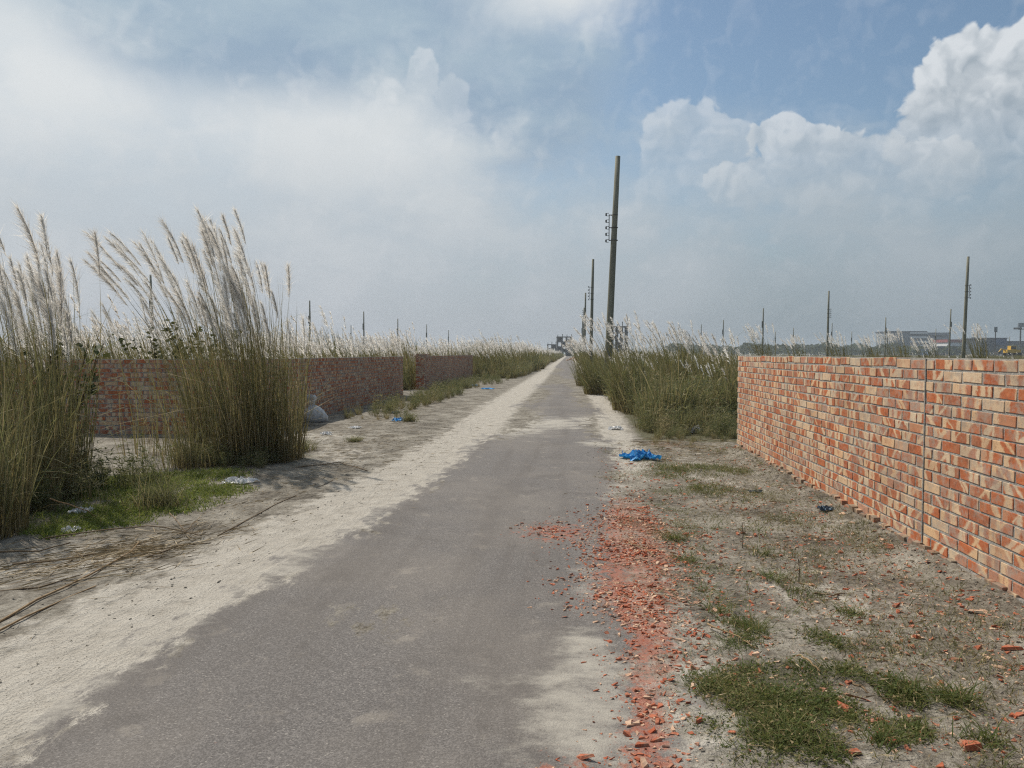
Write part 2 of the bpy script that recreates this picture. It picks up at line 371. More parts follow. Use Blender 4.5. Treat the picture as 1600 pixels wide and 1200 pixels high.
def mat_brick(name, dirty=0.0):
    m, n = material(name)
    P = n.attr('bpos', 'Vector'); r0 = n.attr('brnd')
    r = n.m('FRACT', n.m('ADD', n.m('MULTIPLY', r0, 1.0), n.m('MULTIPLY', n.new('ShaderNodeObjectInfo').outputs['Random'], 7.31)))
    def rnd(k):
        w = n.new('ShaderNodeTexWhiteNoise', noise_dimensions='1D'); n.put(w.inputs['W'], n.m('ADD', n.m('MULTIPLY', r, 917.3), k)); return w.outputs[0]
    sx = n.new('ShaderNodeSeparateXYZ', {0: P})
    u = n.m('ADD', sx.outputs[0], n.m('MULTIPLY', sx.outputs[1], 0.7)); v = sx.outputs[2]
    q = n.vm('ADD', P, n.new('ShaderNodeCombineXYZ', {0: n.m('MULTIPLY', r, 53.0), 1: n.m('MULTIPLY', r, 31.0), 2: 0.0}).outputs[0])
    wob = n.m('MULTIPLY', n.m('SUBTRACT', n.noise(q, 24, 5, 0.72), 0.5), 0.085)
    def band(k, w):
        # slope: upright, leaning left or leaning right
        a = rnd(k); sl = n.m('MULTIPLY', n.m('SUBTRACT', n.m('ROUND', n.m('MULTIPLY', a, 2.0)), 1.0), n.m('ADD', 0.7, n.m('MULTIPLY', rnd(k + 1), 0.7)))
        o = n.m('MULTIPLY', n.m('SUBTRACT', rnd(k + 2), 0.5), 0.22)
        d = n.m('ABSOLUTE', n.m('ADD', n.m('SUBTRACT', n.m('ADD', u, n.m('MULTIPLY', v, sl)), o), wob))
        ww = n.m('MULTIPLY', n.m('ADD', 0.35, rnd(k + 3)), w)
        return n.ss(n.m('SUBTRACT', d, ww), -0.012, 0.016, 1.0, 0.0)
    pale = n.m('MAXIMUM', band(1, 0.030), band(11, 0.024))
    pale = n.m('MULTIPLY', pale, n.ss(rnd(21), 0.05, 0.22))
    edge = n.ss(n.m('ADD', n.m('ABSOLUTE', u), n.m('MULTIPLY', wob, 1.5)), 0.085, 0.112)
    pale = n.m('MAXIMUM', pale, n.m('MULTIPLY', edge, n.ss(rnd(22), 0.35, 0.7)))
    allp = n.ss(rnd(23), 0.88, 0.95)
    pale = n.m('MAXIMUM', pale, n.m('MULTIPLY', allp, n.ss(n.noise(q, 12, 3, 0.6), 0.3, 0.5, 0.55, 1)))
    mott = n.noise(q, 45, 4, 0.65)
    redc = n.mix(rnd(31), (0.42, 0.112, 0.040), (0.32, 0.088, 0.042))
    redc = n.mix(n.ss(rnd(32), 0.8, 0.95, 0, 0.7), redc, (0.40, 0.24, 0.18))
    redc = n.mix(n.ss(mott, 0.38, 0.72, 0, 0.6), redc, (0.46, 0.195, 0.095))
    redc = n.mix(n.ss(n.noise(q, 21, 4, 0.7), 0.50, 0.70, 0, 0.65), redc, (0.15, 0.058, 0.034))
    palec = n.mix(rnd(33), (0.58, 0.38, 0.22), (0.56, 0.44, 0.31))
    palec = n.mix(n.ss(mott, 0.5, 0.75, 0, 0.5), palec, (0.38, 0.185, 0.09))
    cl = n.mix(pale, redc, palec)
    # mortar smears and grime
    sm = n.ss(n.m('ADD', n.noise(q, 16, 5, 0.7), n.m('MULTIPLY', rnd(41), 0.22)), 0.57, 0.80, 0, 0.62)
    cl = n.mix(sm, cl, (0.33, 0.295, 0.25))
    G = n.new('ShaderNodeNewGeometry').outputs['Position']
    cl = n.mix(n.ss(n.noise(G, 1.7, 4, 0.65), 0.42, 0.72, 0, 0.40), cl, (0.20, 0.115, 0.07))
    cl = n.mix(n.ss(n.noise(G, 9, 4, 0.7), 0.58, 0.74, 0, 0.35), cl, (0.36, 0.315, 0.26))
    cl = n.mix(n.ss(n.noise(q, 90, 3, 0.6), 0.62, 0.72, 0, 0.55), cl, (0.09, 0.055, 0.04))
    if dirty:
        cl = n.mix(n.ss(n.noise(q, 11, 5, 0.7), 0.32, 0.62, 0, dirty), cl, (0.17, 0.145, 0.11))
    h = n.noise(q, 120, 4, 0.7)
    finish(n, principled(n, cl, 0.9, bump(n, h, 0.5, 0.003), 0.2)); return m

def mat_noise(name, c1, c2, scale=20, rough=0.9, bs=0.3, bd=0.01, spec=0.25, c3=None, stretch=(1, 1, 1)):
    m, n = material(name)
    P = n.vm('MULTIPLY', n.new('ShaderNodeTexCoord').outputs['Object'], stretch)
    a = n.noise(P, scale, 5, 0.65); c = n.mix(n.ss(a, 0.3, 0.7), c1, c2)
    if c3: c = n.mix(n.ss(n.noise(P, scale * 0.23, 4, 0.6), 0.45, 0.65), c, c3)
    finish(n, principled(n, c, rough, bump(n, n.noise(P, scale * 2.5, 4, 0.65), bs, bd), spec)); return m

def mat_blade(name, stops, tipc=None, trans=0.35, rough=0.7):
    """grass: colour by each blade's own 'tint', dry towards the foot by 't'"""
    m, n = material(name)
    tint = n.attr('tint'); t = n.attr('t')
    c = n.ramp(tint, stops)
    if tipc is not None: c = n.mix(n.ss(t, 0.0, 0.45, 0.75, 0.0), c, tipc)
    d = n.new('ShaderNodeBsdfPrincipled', {'Base Color': c, 'Roughness': rough, 'Specular IOR Level': 0.25}).outputs[0]
    tr = n.new('ShaderNodeBsdfTranslucent', {'Color': n.mix(0.25, c, (0.35, 0.33, 0.1)) if stops[0][1][0] < 0.4 else c}).outputs[0]
    x = n.new('ShaderNodeMixShader', {0: trans}); n.l.new(d, x.inputs[1]); n.l.new(tr, x.inputs[2])
    finish(n, x.outputs[0]); return m

def mat_plain(name, c, rough=0.6, spec=0.4, trans=0.0, var=0.25, scale=8, metallic=0.0):
    m, n = material(name)
    P = n.new('ShaderNodeTexCoord').outputs['Object']
    a = n.noise(P, scale, 4, 0.6)
    cc = n.mix(n.ss(a, 0.3, 0.7), tuple(x * (1 - var) for x in c), tuple(min(1, x * (1 + var)) for x in c))
    s = principled(n, cc, rough, None, spec, Metallic=metallic)
    if trans:
        tr = n.new('ShaderNodeBsdfTranslucent', {'Color': cc}).outputs[0]
        x = n.new('ShaderNodeMixShader', {0: trans}); n.l.new(s, x.inputs[1]); n.l.new(tr, x.inputs[2]); s = x.outputs[0]
    finish(n, s); return m

M = {}
M['ground'] = mat_ground('sandy soil', False)
M['road'] = mat_ground('dusty asphalt', True)
M['brick'] = mat_brick('flashed clay brick')
M['brick_dirty'] = mat_brick('soiled clay brick', 0.9)
M['mortar'] = mat_noise('cement mortar', (0.17, 0.16, 0.148), (0.31, 0.295, 0.27), 25, 0.95, 0.8, 0.012)
M['mortar_pale'] = mat_noise('pale cement mortar', (0.22, 0.21, 0.195), (0.37, 0.355, 0.325), 25, 0.95, 0.8, 0.012)
M['shard'] = mat_noise('broken brick', (0.31, 0.075, 0.035), (0.42, 0.15, 0.085), 14, 0.92, 0.6, 0.008, c3=(0.34, 0.20, 0.14))
M['shard_pale'] = mat_noise('pale broken brick', (0.46, 0.27, 0.18), (0.58, 0.42, 0.30), 26, 0.92, 0.5, 0.008)
M['clod'] = mat_noise('soil clods', (0.12, 0.105, 0.085), (0.27, 0.245, 0.205), 25, 0.95, 0.6, 0.01)
M['pole'] = mat_noise('weathered concrete pole', (0.15, 0.148, 0.115), (0.24, 0.235, 0.185), 6, 0.85, 0.3, 0.01, stretch=(1, 1, 0.15))
M['iron'] = mat_plain('dark galvanised iron', (0.06, 0.06, 0.058), 0.6, 0.4)
M['conc'] = mat_noise('bare concrete', (0.085, 0.085, 0.088), (0.14, 0.138, 0.135), 0.6, 0.9, 0.2, 0.02)
M['stem'] = mat_blade('grass stems', [(0.0, (0.10, 0.105, 0.04)), (0.4, (0.17, 0.155, 0.065)), (0.75, (0.27, 0.215, 0.105)), (1.0, (0.42, 0.33, 0.18))], (0.20, 0.145, 0.075), 0.3)
M['leaf'] = mat_blade('grass leaves', [(0.0, (0.095, 0.115, 0.05)), (0.45, (0.165, 0.17, 0.08)), (0.8, (0.26, 0.22, 0.115)), (1.0, (0.41, 0.325, 0.185))], (0.21, 0.15, 0.075), 0.4)
M['weed'] = mat_blade('weed leaves', [(0.0, (0.085, 0.105, 0.045)), (0.45, (0.155, 0.165, 0.08)), (0.75, (0.24, 0.21, 0.115)), (1.0, (0.42, 0.34, 0.20))], (0.15, 0.115, 0.06), 0.38)
M['turf'] = mat_blade('short grass', [(0.0, (0.05, 0.078, 0.018)), (0.5, (0.095, 0.125, 0.034)), (0.8, (0.15, 0.155, 0.055)), (1.0, (0.33, 0.26, 0.14))], None, 0.38)
M['cover'] = mat_blade('bright ground cover', [(0.0, (0.085, 0.13, 0.018)), (0.5, (0.14, 0.195, 0.03)), (1.0, (0.23, 0.27, 0.06))], None, 0.45)
M['plume'] = mat_blade('silvery plumes', [(0.0, (0.66, 0.60, 0.53)), (0.5, (0.82, 0.79, 0.74)), (1.0, (0.92, 0.90, 0.87))], None, 0.65, 0.9)
M['straw'] = mat_blade('dry straw', [(0.0, (0.13, 0.09, 0.05)), (0.5, (0.28, 0.21, 0.125)), (1.0, (0.46, 0.37, 0.24))], None, 0.1)
M['bark'] = mat_noise('brown stem', (0.07, 0.05, 0.03), (0.13, 0.095, 0.055), 30, 0.9)
M['broad'] = mat_blade('dark broad leaves', [(0.0, (0.02, 0.035, 0.012)), (1.0, (0.05, 0.075, 0.025))], None, 0.2)
M['treeleaf'] = mat_blade('far tree leaves', [(0.0, (0.022, 0.04, 0.02)), (1.0, (0.06, 0.085, 0.035))], None, 0.2)
M['blue'] = mat_plain('blue plastic film', (0.03, 0.27, 0.60), 0.5, 0.5, 0.25, 0.3, 12)
M['darkblue'] = mat_plain('dull blue plastic film', (0.03, 0.07, 0.12), 0.4, 0.5, 0.1, 0.4, 12)
M['white'] = mat_plain('white plastic film', (0.66, 0.66, 0.66), 0.4, 0.5, 0.3, 0.12, 12)
M['sack'] = mat_noise('woven sack', (0.46, 0.46, 0.47), (0.60, 0.60, 0.60), 40, 0.8, 0.5, 0.01, c3=(0.40, 0.39, 0.37))
M['wallpaint'] = mat_plain('pale facade', (0.62, 0.63, 0.64), 0.7, 0.3, 0, 0.06, 0.4)
M['glassdark'] = mat_plain('dark glazing', (0.05, 0.07, 0.09), 0.25, 0.5, 0, 0.2, 0.4)
M['facade'] = mat_plain('grey facade', (0.20, 0.23, 0.26), 0.7, 0.3, 0, 0.1, 0.4)
M['redroof'] = mat_plain('red roof sheet', (0.26, 0.075, 0.07), 0.6, 0.3, 0, 0.15, 0.6)
M['bluewall'] = mat_plain('blue cladding', (0.04, 0.08, 0.16), 0.6, 0.3, 0, 0.15, 0.6)
M['darkclad'] = mat_plain('dark cladding', (0.05, 0.065, 0.085), 0.6, 0.3, 0, 0.15, 0.6)
M['yellow'] = mat_plain('yellow machine paint', (0.55, 0.34, 0.04), 0.5, 0.4, 0, 0.15, 3)
M['tyre'] = mat_plain('tyre rubber', (0.025, 0.025, 0.025), 0.85, 0.2)

# ================================================================== GROUND AND ROAD
def graded(lo, hi, a, b, step, grow=1.22):
    """grid lines: even between a and b, widening out to lo and hi"""
    mid = list(np.arange(a, b, step)); out = []; s = step; x = a
    while x > lo: s = min(s * grow, 400); x -= s; out.append(x)
    up_ = []; s = step; x = mid[-1]
    while x < hi: s = min(s * grow, 400); x += s; up_.append(x)
    return np.array(out[::-1] + mid + up_)
def blobsum(x, y, items):
    f = np.zeros_like(x)
    for bx, by, rx, ry, a in items:
        f = np.maximum(f, a * np.clip(1.25 - np.hypot((x - bx) / rx, (y - by) / ry), 0, 1))
    return f
RL = ([2.2, 2.7, 3.1, 3.9, 4.6, 5.4, 6.6, 7.6], [0.17, 0.19, 0.24, 0.30, 0.12, 0.20, 0.28, 0.42])
RR = ([2.2, 2.7, 3.1, 3.9, 4.6, 5.4, 6.6, 7.6], [0.42, 0.40, 0.42, 0.58, 0.66, 0.82, 0.80, 0.72])
def zone_red(x, y):
    a0, a1 = np.interp(y, *RL), np.interp(y, *RR); c_, h_ = (a0 + a1) / 2, (a1 - a0) / 2
    a = np.clip(1.55 - np.abs(x - c_) / h_, 0, 1) * sstep(y, 1.4, 2.6) * (1 - sstep(y, 7.0, 8.4))
    b = blobsum(x, y, [(-0.1, 6.15, 0.5, 0.55, 0.8), (0.0, 2.62, 0.2, 0.14, 0.7), (2.0, 4.9, 0.5, 0.8, 0.35), (1.5, 3.3, 0.5, 0.5, 0.3), (1.6, 12.3, 0.7, 0.5, 0.7), (2.3, 3.9, 0.3, 1.2, 0.4), (1.2, 4.6, 0.4, 1.2, 0.3)])
    return np.maximum(a * 0.95, b)
def spots(items):
    out = []
    for px, py, wpx, a in items:
        x, y = at(px, py); Z = math.hypot(x, y); out.append((x, y, wpx / FPX * Z, wpx / FPX * Z * 1.15, a))
    return out
GRASS_R = spots([(1200, 1095, 95, 1.0), (1130, 1075, 60, 0.9), (1235, 1060, 60, 0.8), (1290, 1110, 50, 0.8), (1120, 1140, 50, 0.6), (1190, 1160, 80, 0.75), (1265, 1170, 60, 0.6), (1150, 975, 40, 0.55), (1165, 1000, 45, 0.6),
                 (1055, 848, 26, 0.8), (1075, 880, 30, 0.6), (1095, 915, 32, 0.45), (1045, 770, 45, 0.7), (1100, 765, 45, 0.6), (1050, 735, 60, 0.7), (1120, 735, 60, 0.5), (1030, 790, 26, 0.6), (1420, 1085, 55, 0.5), (1500, 1095, 50, 0.5), (1340, 960, 35, 0.4), (1205, 905, 40, 0.45), (1320, 1050, 30, 0.5), (1400, 1140, 50, 0.45), (1560, 1170, 50, 0.4), (1040, 745, 50, 0.6), (1060, 800, 40, 0.5), (1070, 830, 40, 0.5), (1090, 860, 45, 0.45), (1110, 890, 45, 0.45), (1120, 940, 50, 0.5), (1160, 930, 45, 0.4), (1180, 830, 50, 0.35), (1150, 780, 60, 0.35), (1250, 930, 50, 0.35), (1280, 1000, 50, 0.35)])
GRASS_L = spots([(170, 805, 90, 1.0), (120, 825, 60, 0.9), (250, 790, 80, 1.0), (330, 770, 60, 0.9), (210, 760, 110, 1.0), (320, 745, 70, 0.7)])
def zone_green(x, y):
    a = blobsum(x, y, GRASS_R + GRASS_L) * 0.8
    th = sstep(x, xr(y) + 0.15, xr(y) + 0.7) * sstep(y, 12.2, 13.2)
    le = sstep(-x, 6.3, 7.0) * sstep(y, 13, 14)
    lv = sstep(-x, 3.2, 4.4) * sstep(y, 36, 46)
    cl = blobsum(x, y, [(-5.4, 6.2, 1.3, 1.3, 1.0), (-4.3, 10.3, 0.9, 0.9, 0.8), (-5.3, 10.6, 0.9, 0.9, 0.7), (-4.2, 27, 0.8, 4.0, 0.45), (-4.6, 33, 0.9, 4, 0.7)])
    return np.maximum.reduce([a, th, le, lv, cl])
def zone_sand(x, y):
    k = xl(y) - x
    a = sstep(k, -0.6, 0.1) * (1 - sstep(k, 0.35, 1.25))
    b = 0.45 * sstep(x - xr(y), -0.4, 0.0) * (1 - sstep(x - xr(y), 0.2, 0.9)) * (1 - sstep(y, 3, 9)) + 0.95 * sstep(y, 8, 10) * sstep(x - xr(y), -0.5, 0) * (1 - sstep(x - xr(y), 0.1, 0.6))
    c = blobsum(x, y, [(1.8, 9.5, 0.9, 2.6, 0.42), (1.6, 4.6, 0.7, 1.0, 0.4), (2.2, 6.6, 0.5, 1.4, 0.3), (-3.6, 5.0, 0.9, 0.8, 0.6), (-4.6, 13.0, 1.6, 1.3, 0.55), (-3.5, 10.8, 1.1, 1.4, 0.5)])
    return np.maximum.reduce([a, b, c])
def zone_asph(x, y):
    sd = np.minimum(xr(y) - x, x - xl(y))
    # sand drifted over the far part of the road
    for bx, by, rx, ry in [(-1.5, 17.0, 0.75, 3.8), (-1.5, 27, 0.8, 5.0), (0.75, 27, 0.6, 6.0), (0.7, 36, 0.75, 7.0), (-0.3, 39.5, 1.6, 3.2), (-1.35, 44, 0.9, 9), (0.8, 52, 0.6, 6), (-1.3, 66, 0.7, 9), (-0.98, 4.05, 0.045, 0.05), (0.75, 15.3, 0.35, 2.2)]:
        sd = np.minimum(sd, (np.hypot((x - bx) / rx, (y - by) / ry) - 1) * min(rx, 0.8))
    return sd
def zone_dust(x, y):
    d = blobsum(x, y, [(-1.1, 15.5, 1.1, 3.4, 0.95), (-0.3, 15.8, 1.0, 2.2, 0.8), (0.45, 16.4, 0.8, 2.0, 0.75), (0.5, 12.3, 0.5, 0.7, 0.8), (0.08, 3.1, 0.34, 1.5, 0.75), (0.15, 5.0, 0.25, 1.2, 0.5), (-0.35, 3.3, 0.3, 0.15, 0.55), (-0.2, 2.75, 0.2, 0.1, 0.5)])
    e = np.minimum(xr(y) - x, x - xl(y))
    d = np.maximum(d, 0.62 * (1 - sstep(e, 0.0, 0.4)))
    d = np.maximum(d, 0.18 * sstep(y, 9, 20) )
    return d
def sheet(name, X, Y, zf, mat, kinds):
    gx, gy = np.meshgrid(X, Y); gx = gx.ravel(); gy = gy.ravel()
    V = np.stack([gx, gy, zf(gx, gy)], 1)
    nx, ny = len(X), len(Y); i = np.arange(nx * ny).reshape(ny, nx)
    F = np.stack([i[:-1, :-1].ravel(), i[:-1, 1:].ravel(), i[1:, 1:].ravel(), i[1:, :-1].ravel()], 1)
    return obj(name, mesh(name, V, F, {k: f(gx, gy) for k, f in kinds.items()}, True), mat, kind='structure')
zones = {'sand': zone_sand, 'red': zone_red, 'green': zone_green}
sheet('ground', graded(-3000, 3000, -7, 4.2, 0.075), graded(-400, 3600, 1.6, 17, 0.085), gz, M['ground'], zones)
sheet('road', np.concatenate([[-2.75, -2.6], np.arange(-2.5, 0.95, 0.07), [1.05, 1.2, 1.35]]), graded(-30, 900, 1.6, 26, 0.10, 1.12), roadz, M['road'],
      dict(zones, asph=zone_asph, dust=zone_dust))


# ================================================================== BRICK WALLS
BL, BT, BH, J = 0.235, 0.115, 0.066, 0.016
def brick_mesh(L, T, H, bev=0.002, jit=0.0025, r=rng):
    """one brick with rounded, slightly uneven edges: verts, faces, local positions"""
    hx, hy, hz = L / 2, T / 2, H / 2; V = []
    for sx in (-1, 1):
        for sy in (-1, 1):
            for sz in (-1, 1):
                k = bev * (0.6 + 1.1 * r.random()); j = r.normal(0, jit, 3) * (1, 0.35, 0.7)
                c = np.array([sx * hx, sy * hy, sz * hz]) + j
                V += [c - (0, sy * k, sz * k), c - (sx * k, 0, sz * k), c - (sx * k, sy * k, 0)]
    V = np.array(V)
    def id_(sx, sy, sz, a): return (((sx > 0) * 2 + (sy > 0)) * 2 + (sz > 0)) * 3 + a
    Q = []; Tn = []
    for s_ in (-1, 1):
        Q.append([id_(s_, a, b, 0) for a, b in ((-1, -1), (1, -1), (1, 1), (-1, 1))][::s_])
        Q.append([id_(a, s_, b, 1) for a, b in ((-1, -1), (1, -1), (1, 1), (-1, 1))][::-s_])
        Q.append([id_(a, b, s_, 2) for a, b in ((-1, -1), (1, -1), (1, 1), (-1, 1))][::s_])
        for q in (-1, 1):
            Q.append([id_(s_, q, -1, 0), id_(s_, q, 1, 0), id_(s_, q, 1, 1), id_(s_, q, -1, 1)])
            Q.append([id_(s_, -1, q, 0), id_(s_, 1, q, 0), id_(s_, 1, q, 2), id_(s_, -1, q, 2)])
            Q.append([id_(-1, s_, q, 1), id_(1, s_, q, 1), id_(1, s_, q, 2), id_(-1, s_, q, 2)])
            for w in (-1, 1): Tn.append([id_(s_, q, w, 0), id_(s_, q, w, 1), id_(s_, q, w, 2)])
    def orient(F):
        F = np.array(F); nn = np.cross(V[F[:, 1]] - V[F[:, 0]], V[F[:, 2]] - V[F[:, 0]]); bad = (nn * V[F].mean(1)).sum(1) < 0; F[bad] = F[bad][:, ::-1]; return F
    return V, orient(Q), orient(Tn)
VAR = {}
def variants(L, T=BT, H=BH, n=10):
    key = (round(L, 3), T, H)
    if key not in VAR:
        out = []
        for _ in range(n):
            V, Q, Tn = brick_mesh(L, T, H); out.append((V, Q, Tn, mesh('brick', V, [Q, Tn], {'bpos': V, 'brnd': np.zeros(len(V))})))
        VAR[key] = out
    return VAR[key]
def course(u0, u1, r, stop0, stop1):
    """brick spans of course r between u0 and u1 (stretcher bond, cut bricks at the ends)"""
    out = []; u = u0 + (0 if r % 2 == 0 else -(BL + J) / 2)
    u += rng.normal(0, 0.008) if not stop0 else 0
    while u < u1 - 0.03:
        a, b = max(u, u0), min(u + BL, u1)
        if b - a > 0.05: out.append((a, b))
        u += BL + J
    return out
def wall_bricks(org, d, segs, ncourse, z0, skip=None):
    """list of (centre, angle, length) for runs along direction d from org"""
    ang = math.atan2(d[1], d[0]); out = []
    for (u0, u1) in segs:
        for r in range(ncourse):
            for a, b in course(u0, u1, r, True, True):
                c = (a + b) / 2; L = min((0.235, 0.1095, 0.18, 0.08), key=lambda q: abs(q - (b - a)))
                out.append((org[0] + d[0] * c, org[1] + d[1] * c, z0 + r * (BH + J) + BH / 2, ang, L))
    return out
cf = np.array([-math.sin(YAW), math.cos(YAW)]); cr = np.array([math.cos(YAW), math.sin(YAW)])
def screen_x(x, y):
    f = x * cf[0] + y * cf[1]; return 800 + FPX * (x * cr[0] + y * cr[1]) / max(f, 0.01) if f > 0.3 else 9999
def lay(parent, bricks, keep, name='brick', rest='brickwork', mat='brick', show=None):
    """the KEEP bricks that show largest become objects of their own, the others one mesh"""
    def score(b):
        dd = math.hypot(b[0], b[1]); sx = screen_x(b[0], b[1])
        return dd + (100 if not (-30 < sx < 1640) else 0) + (50 if show and not show(b) else 0)
    bricks = sorted(bricks, key=score)
    Vs, Qs, Ts, P, Rn, k = [], [], [], [], [], 0
    for i, (x, y, z, a, L) in enumerate(bricks):
        va = variants(L); V, Q, Tn, me = va[rng.integers(len(va))]
        jx, jn, jz, ja = rng.normal(0, 0.002), rng.normal(0, 0.0008), rng.normal(0, 0.0016), rng.normal(0, 0.004)
        flip = math.pi if rng.random() < 0.5 else 0
        if z > 1.37: jz += rng.normal(0.001, 0.0045)
        if i < keep:
            o = obj(name, me, M[mat], parent); o.location = (x + jn * math.sin(a), y + jn * math.cos(a), z + jz); o.rotation_euler = (rng.normal(0, 0.003), rng.normal(0, 0.006), a + ja * 0.6 + flip)
        else:
            c, s_ = math.cos(a + ja + flip), math.sin(a + ja + flip)
            W = np.stack([V[:, 0] * c - V[:, 1] * s_ + x + jn * math.sin(a), V[:, 0] * s_ + V[:, 1] * c + y + jn * math.cos(a), V[:, 2] + z + jz], 1)
            Vs.append(W); Qs.append(Q + k); Ts.append(Tn + k); k += len(V); P.append(V); Rn.append(np.full(len(V), rng.random()))
    if Vs:
        me = mesh(rest, np.concatenate(Vs), [np.concatenate(Qs), np.concatenate(Ts)], {'bpos': np.concatenate(P), 'brnd': np.concatenate(Rn)})
        obj(rest, me, M[mat], parent, kind='stuff')
WX = 2.635                                     # face of the right-hand wall
NC, Z0 = 17, 0.075
top_h = Z0 + NC * (BH + J)
def mortar_run(parent, x0, x1, y0, y1, z0, z1, inset=0.0065, mat='mortar_pale'):
    b = MB(); b.box(x0 + inset, x1 - inset, y0 + inset, y1 - inset, z0, z1); return b.build('mortar', M[mat], parent)
# right wall: two runs with an upright mortar joint between them
wr = empty('brick_wall', (0, 0, 0), 'unplastered sunlit brick wall with grey mortar on the right verge', 'brick wall')
br_ = wall_bricks((WX + BT / 2, 0.6), (0, 1), [(0, 5.14), (5.158, 11.35)], NC, Z0)
lay(wr, br_, 300)
mortar_run(wr, WX, WX + BT, 0.6, 11.95, -0.05, top_h - 0.004, 0.0052, 'mortar_pale')
b = MB(); b.box(WX - 0.003, WX + 0.05, 5.742, 5.756, Z0 - 0.02, top_h - 0.01); b.build('joint_strip', M['mortar'], wr)
b = MB(); b.box(WX - 0.018, WX + 0.01, 0.6, 11.9, -0.05, 0.068); b.build('footing_mortar', M['mortar'], wr)
y = 2.0
fb = variants(0.1145, 0.07, 0.115)
while y < 11.9:
    w = rng.uniform(0.075, 0.105)
    me = fb[rng.integers(len(fb))][3]
    o = obj('footing_brick', me, M['brick_dirty'], wr)
    o.location = (WX - 0.003 + rng.normal(0, 0.008), y + w / 2, 0.020 + rng.normal(0, 0.012)); o.rotation_euler = (rng.normal(0, 0.08), rng.normal(0, 0.05), math.pi / 2 + rng.normal(0, 0.10)); o.scale = (w / 0.115, 1, rng.uniform(0.85, 1.15))
    y += w + rng.uniform(0.012, 0.05)
    if me.materials: pass
# left L-shaped wall
LX, LY = -5.9, 13.2
wl = empty('brick_wall', (0, 0, 0), 'long shaded brick wall turning a corner behind the tall left grass', 'brick wall')
bl = wall_bricks((-14.5, LY + BT / 2), (1, 0), [(0, 14.5 + LX)], NC, 0.0) + wall_bricks((LX - BT / 2, LY + BT + J), (0, 1), [(0, 26.1 - LY - BT - J)], NC, 0.0)
lay(wl, bl, 300)
mortar_run(wl, -14.5, LX, LY, LY + BT, -0.05, NC * (BH + J) - 0.004)
mortar_run(wl, LX - BT, LX, LY + BT - 0.0075, 26.1, -0.05, NC * (BH + J) - 0.004)
# left wall beyond the gap, with a thick end pillar
w2 = empty('brick_wall', (0, 0, 0), 'shorter brick wall with a thick end pillar beyond the gap in the left wall', 'brick wall')
PX0, PX1 = LX - 0.37, LX + 0.01
pb = []
for r in range(NC + 1):
    z = r * (BH + J) + BH / 2
    if r % 2 == 0:
        pb += [(PX0 + 0.12, 30.1, z, 0, 0.24), (PX0 + 0.31, 30.1, z, 0, 0.1145), (PX1 - BT / 2, 30.29, z, math.pi / 2, 0.24)]
    else:
        pb += [(PX0 + 0.06, 30.1, z, 0, 0.1145), (PX0 + 0.25, 30.1, z, 0, 0.24), (PX1 - BT / 2, 30.24, z, math.pi / 2, 0.1145)]
lay(w2, pb, 99)
mortar_run(w2, PX0, PX1, 30.04, 30.42, -0.05, (NC + 1) * (BH + J) - 0.01, 0.012)
lay(w2, wall_bricks((LX - BT / 2, 30.43), (0, 1), [(0, 14.8)], NC, 0.0), 0)
mortar_run(w2, LX - BT, LX, 30.425, 45.2, -0.05, NC * (BH + J) - 0.004)
# plot wall seen through the gap
w3 = empty('brick_wall', (0, 0, 0), 'low cross wall of brick seen through the gap between the left walls', 'brick wall')
lay(w3, wall_bricks((-10.5, 38.0), (1, 0), [(0, 3.3)], NC + 1, 0.0), 0)
mortar_run(w3, -10.5, -7.2, 38.0 - BT / 2, 38.0 + BT / 2, -0.05, (NC + 1) * (BH + J) - 0.004)


# ================================================================== POLES
def pole(Zt, px_top, py_top, px_base, label, group, side=-1, detail=True, name='utility_pole', Hh=9.0):
    x, y = far(px_base, Zt); xt, yt = far(px_top, Zt)
    h = up(py_top, Zt); lean = (xt - x, yt - y)
    e = empty(name, (x, y, 0), label, 'pole', group)
    b = MB(); r0, r1 = 0.15, 0.095
    b.tube([(lean[0] * t, lean[1] * t, -0.2 + (h + 0.2) * t) for t in (0, 0.25, 0.5, 0.75, 1)], np.linspace(r0, r1, 5), 14)
    sh = b.build('shaft', M['pole'], e, smooth=False)
    for p in sh.data.polygons: p.use_smooth = len(p.vertices) == 4
    zb = h * 0.70
    t = zb / h; cx, cy = lean[0] * t, lean[1] * t
    if detail:
        b = MB(); s = side; rr = 0.135
        b.box(cx + s * (rr + 0.05), cx + s * (rr + 0.08), cy - 0.02, cy + 0.02, zb - 0.5, zb + 0.5)
        br = b.build('bracket', M['iron'], e)
        for dz in (-0.48, 0.0, 0.48):
            b = MB(); b.tube([(cx + math.cos(a) * (0.128), cy + math.sin(a) * 0.128, zb + dz) for a in np.linspace(0, 2 * math.pi, 13)], 0.014, 6, False)
            b.box(cx + s * 0.11, cx + s * (rr + 0.06), cy - 0.015, cy + 0.015, zb + dz - 0.015, zb + dz + 0.015)
            b.build('clamp', M['iron'], br)
        for dz in (-0.5, -0.25, 0.0, 0.25, 0.5):
            b = MB(); q = cx + s * (rr + 0.08)
            b.tube([(q, cy, zb + dz - 0.05), (q + s * 0.1, cy, zb + dz - 0.05), (q + s * 0.1, cy, zb + dz + 0.05), (q, cy, zb + dz + 0.05)], 0.012, 5)
            b.tube([(q + s * 0.1, cy, zb + dz - 0.045), (q + s * 0.1, cy, zb + dz + 0.045)], 0.03, 8)
            b.build('insulator_hook', M['iron'], br)
    else:
        b = MB(); b.box(cx + side * 0.13, cx + side * 0.22, cy - 0.06, cy + 0.06, zb - 0.55, zb + 0.55); b.build('bracket', M['iron'], e)
    return e
g1 = 'poles along the right side of the road'
pole(28.7, 963.5, 248, 947.5, 'nearest tall leaning concrete pole beside the road, with wire hooks', g1)
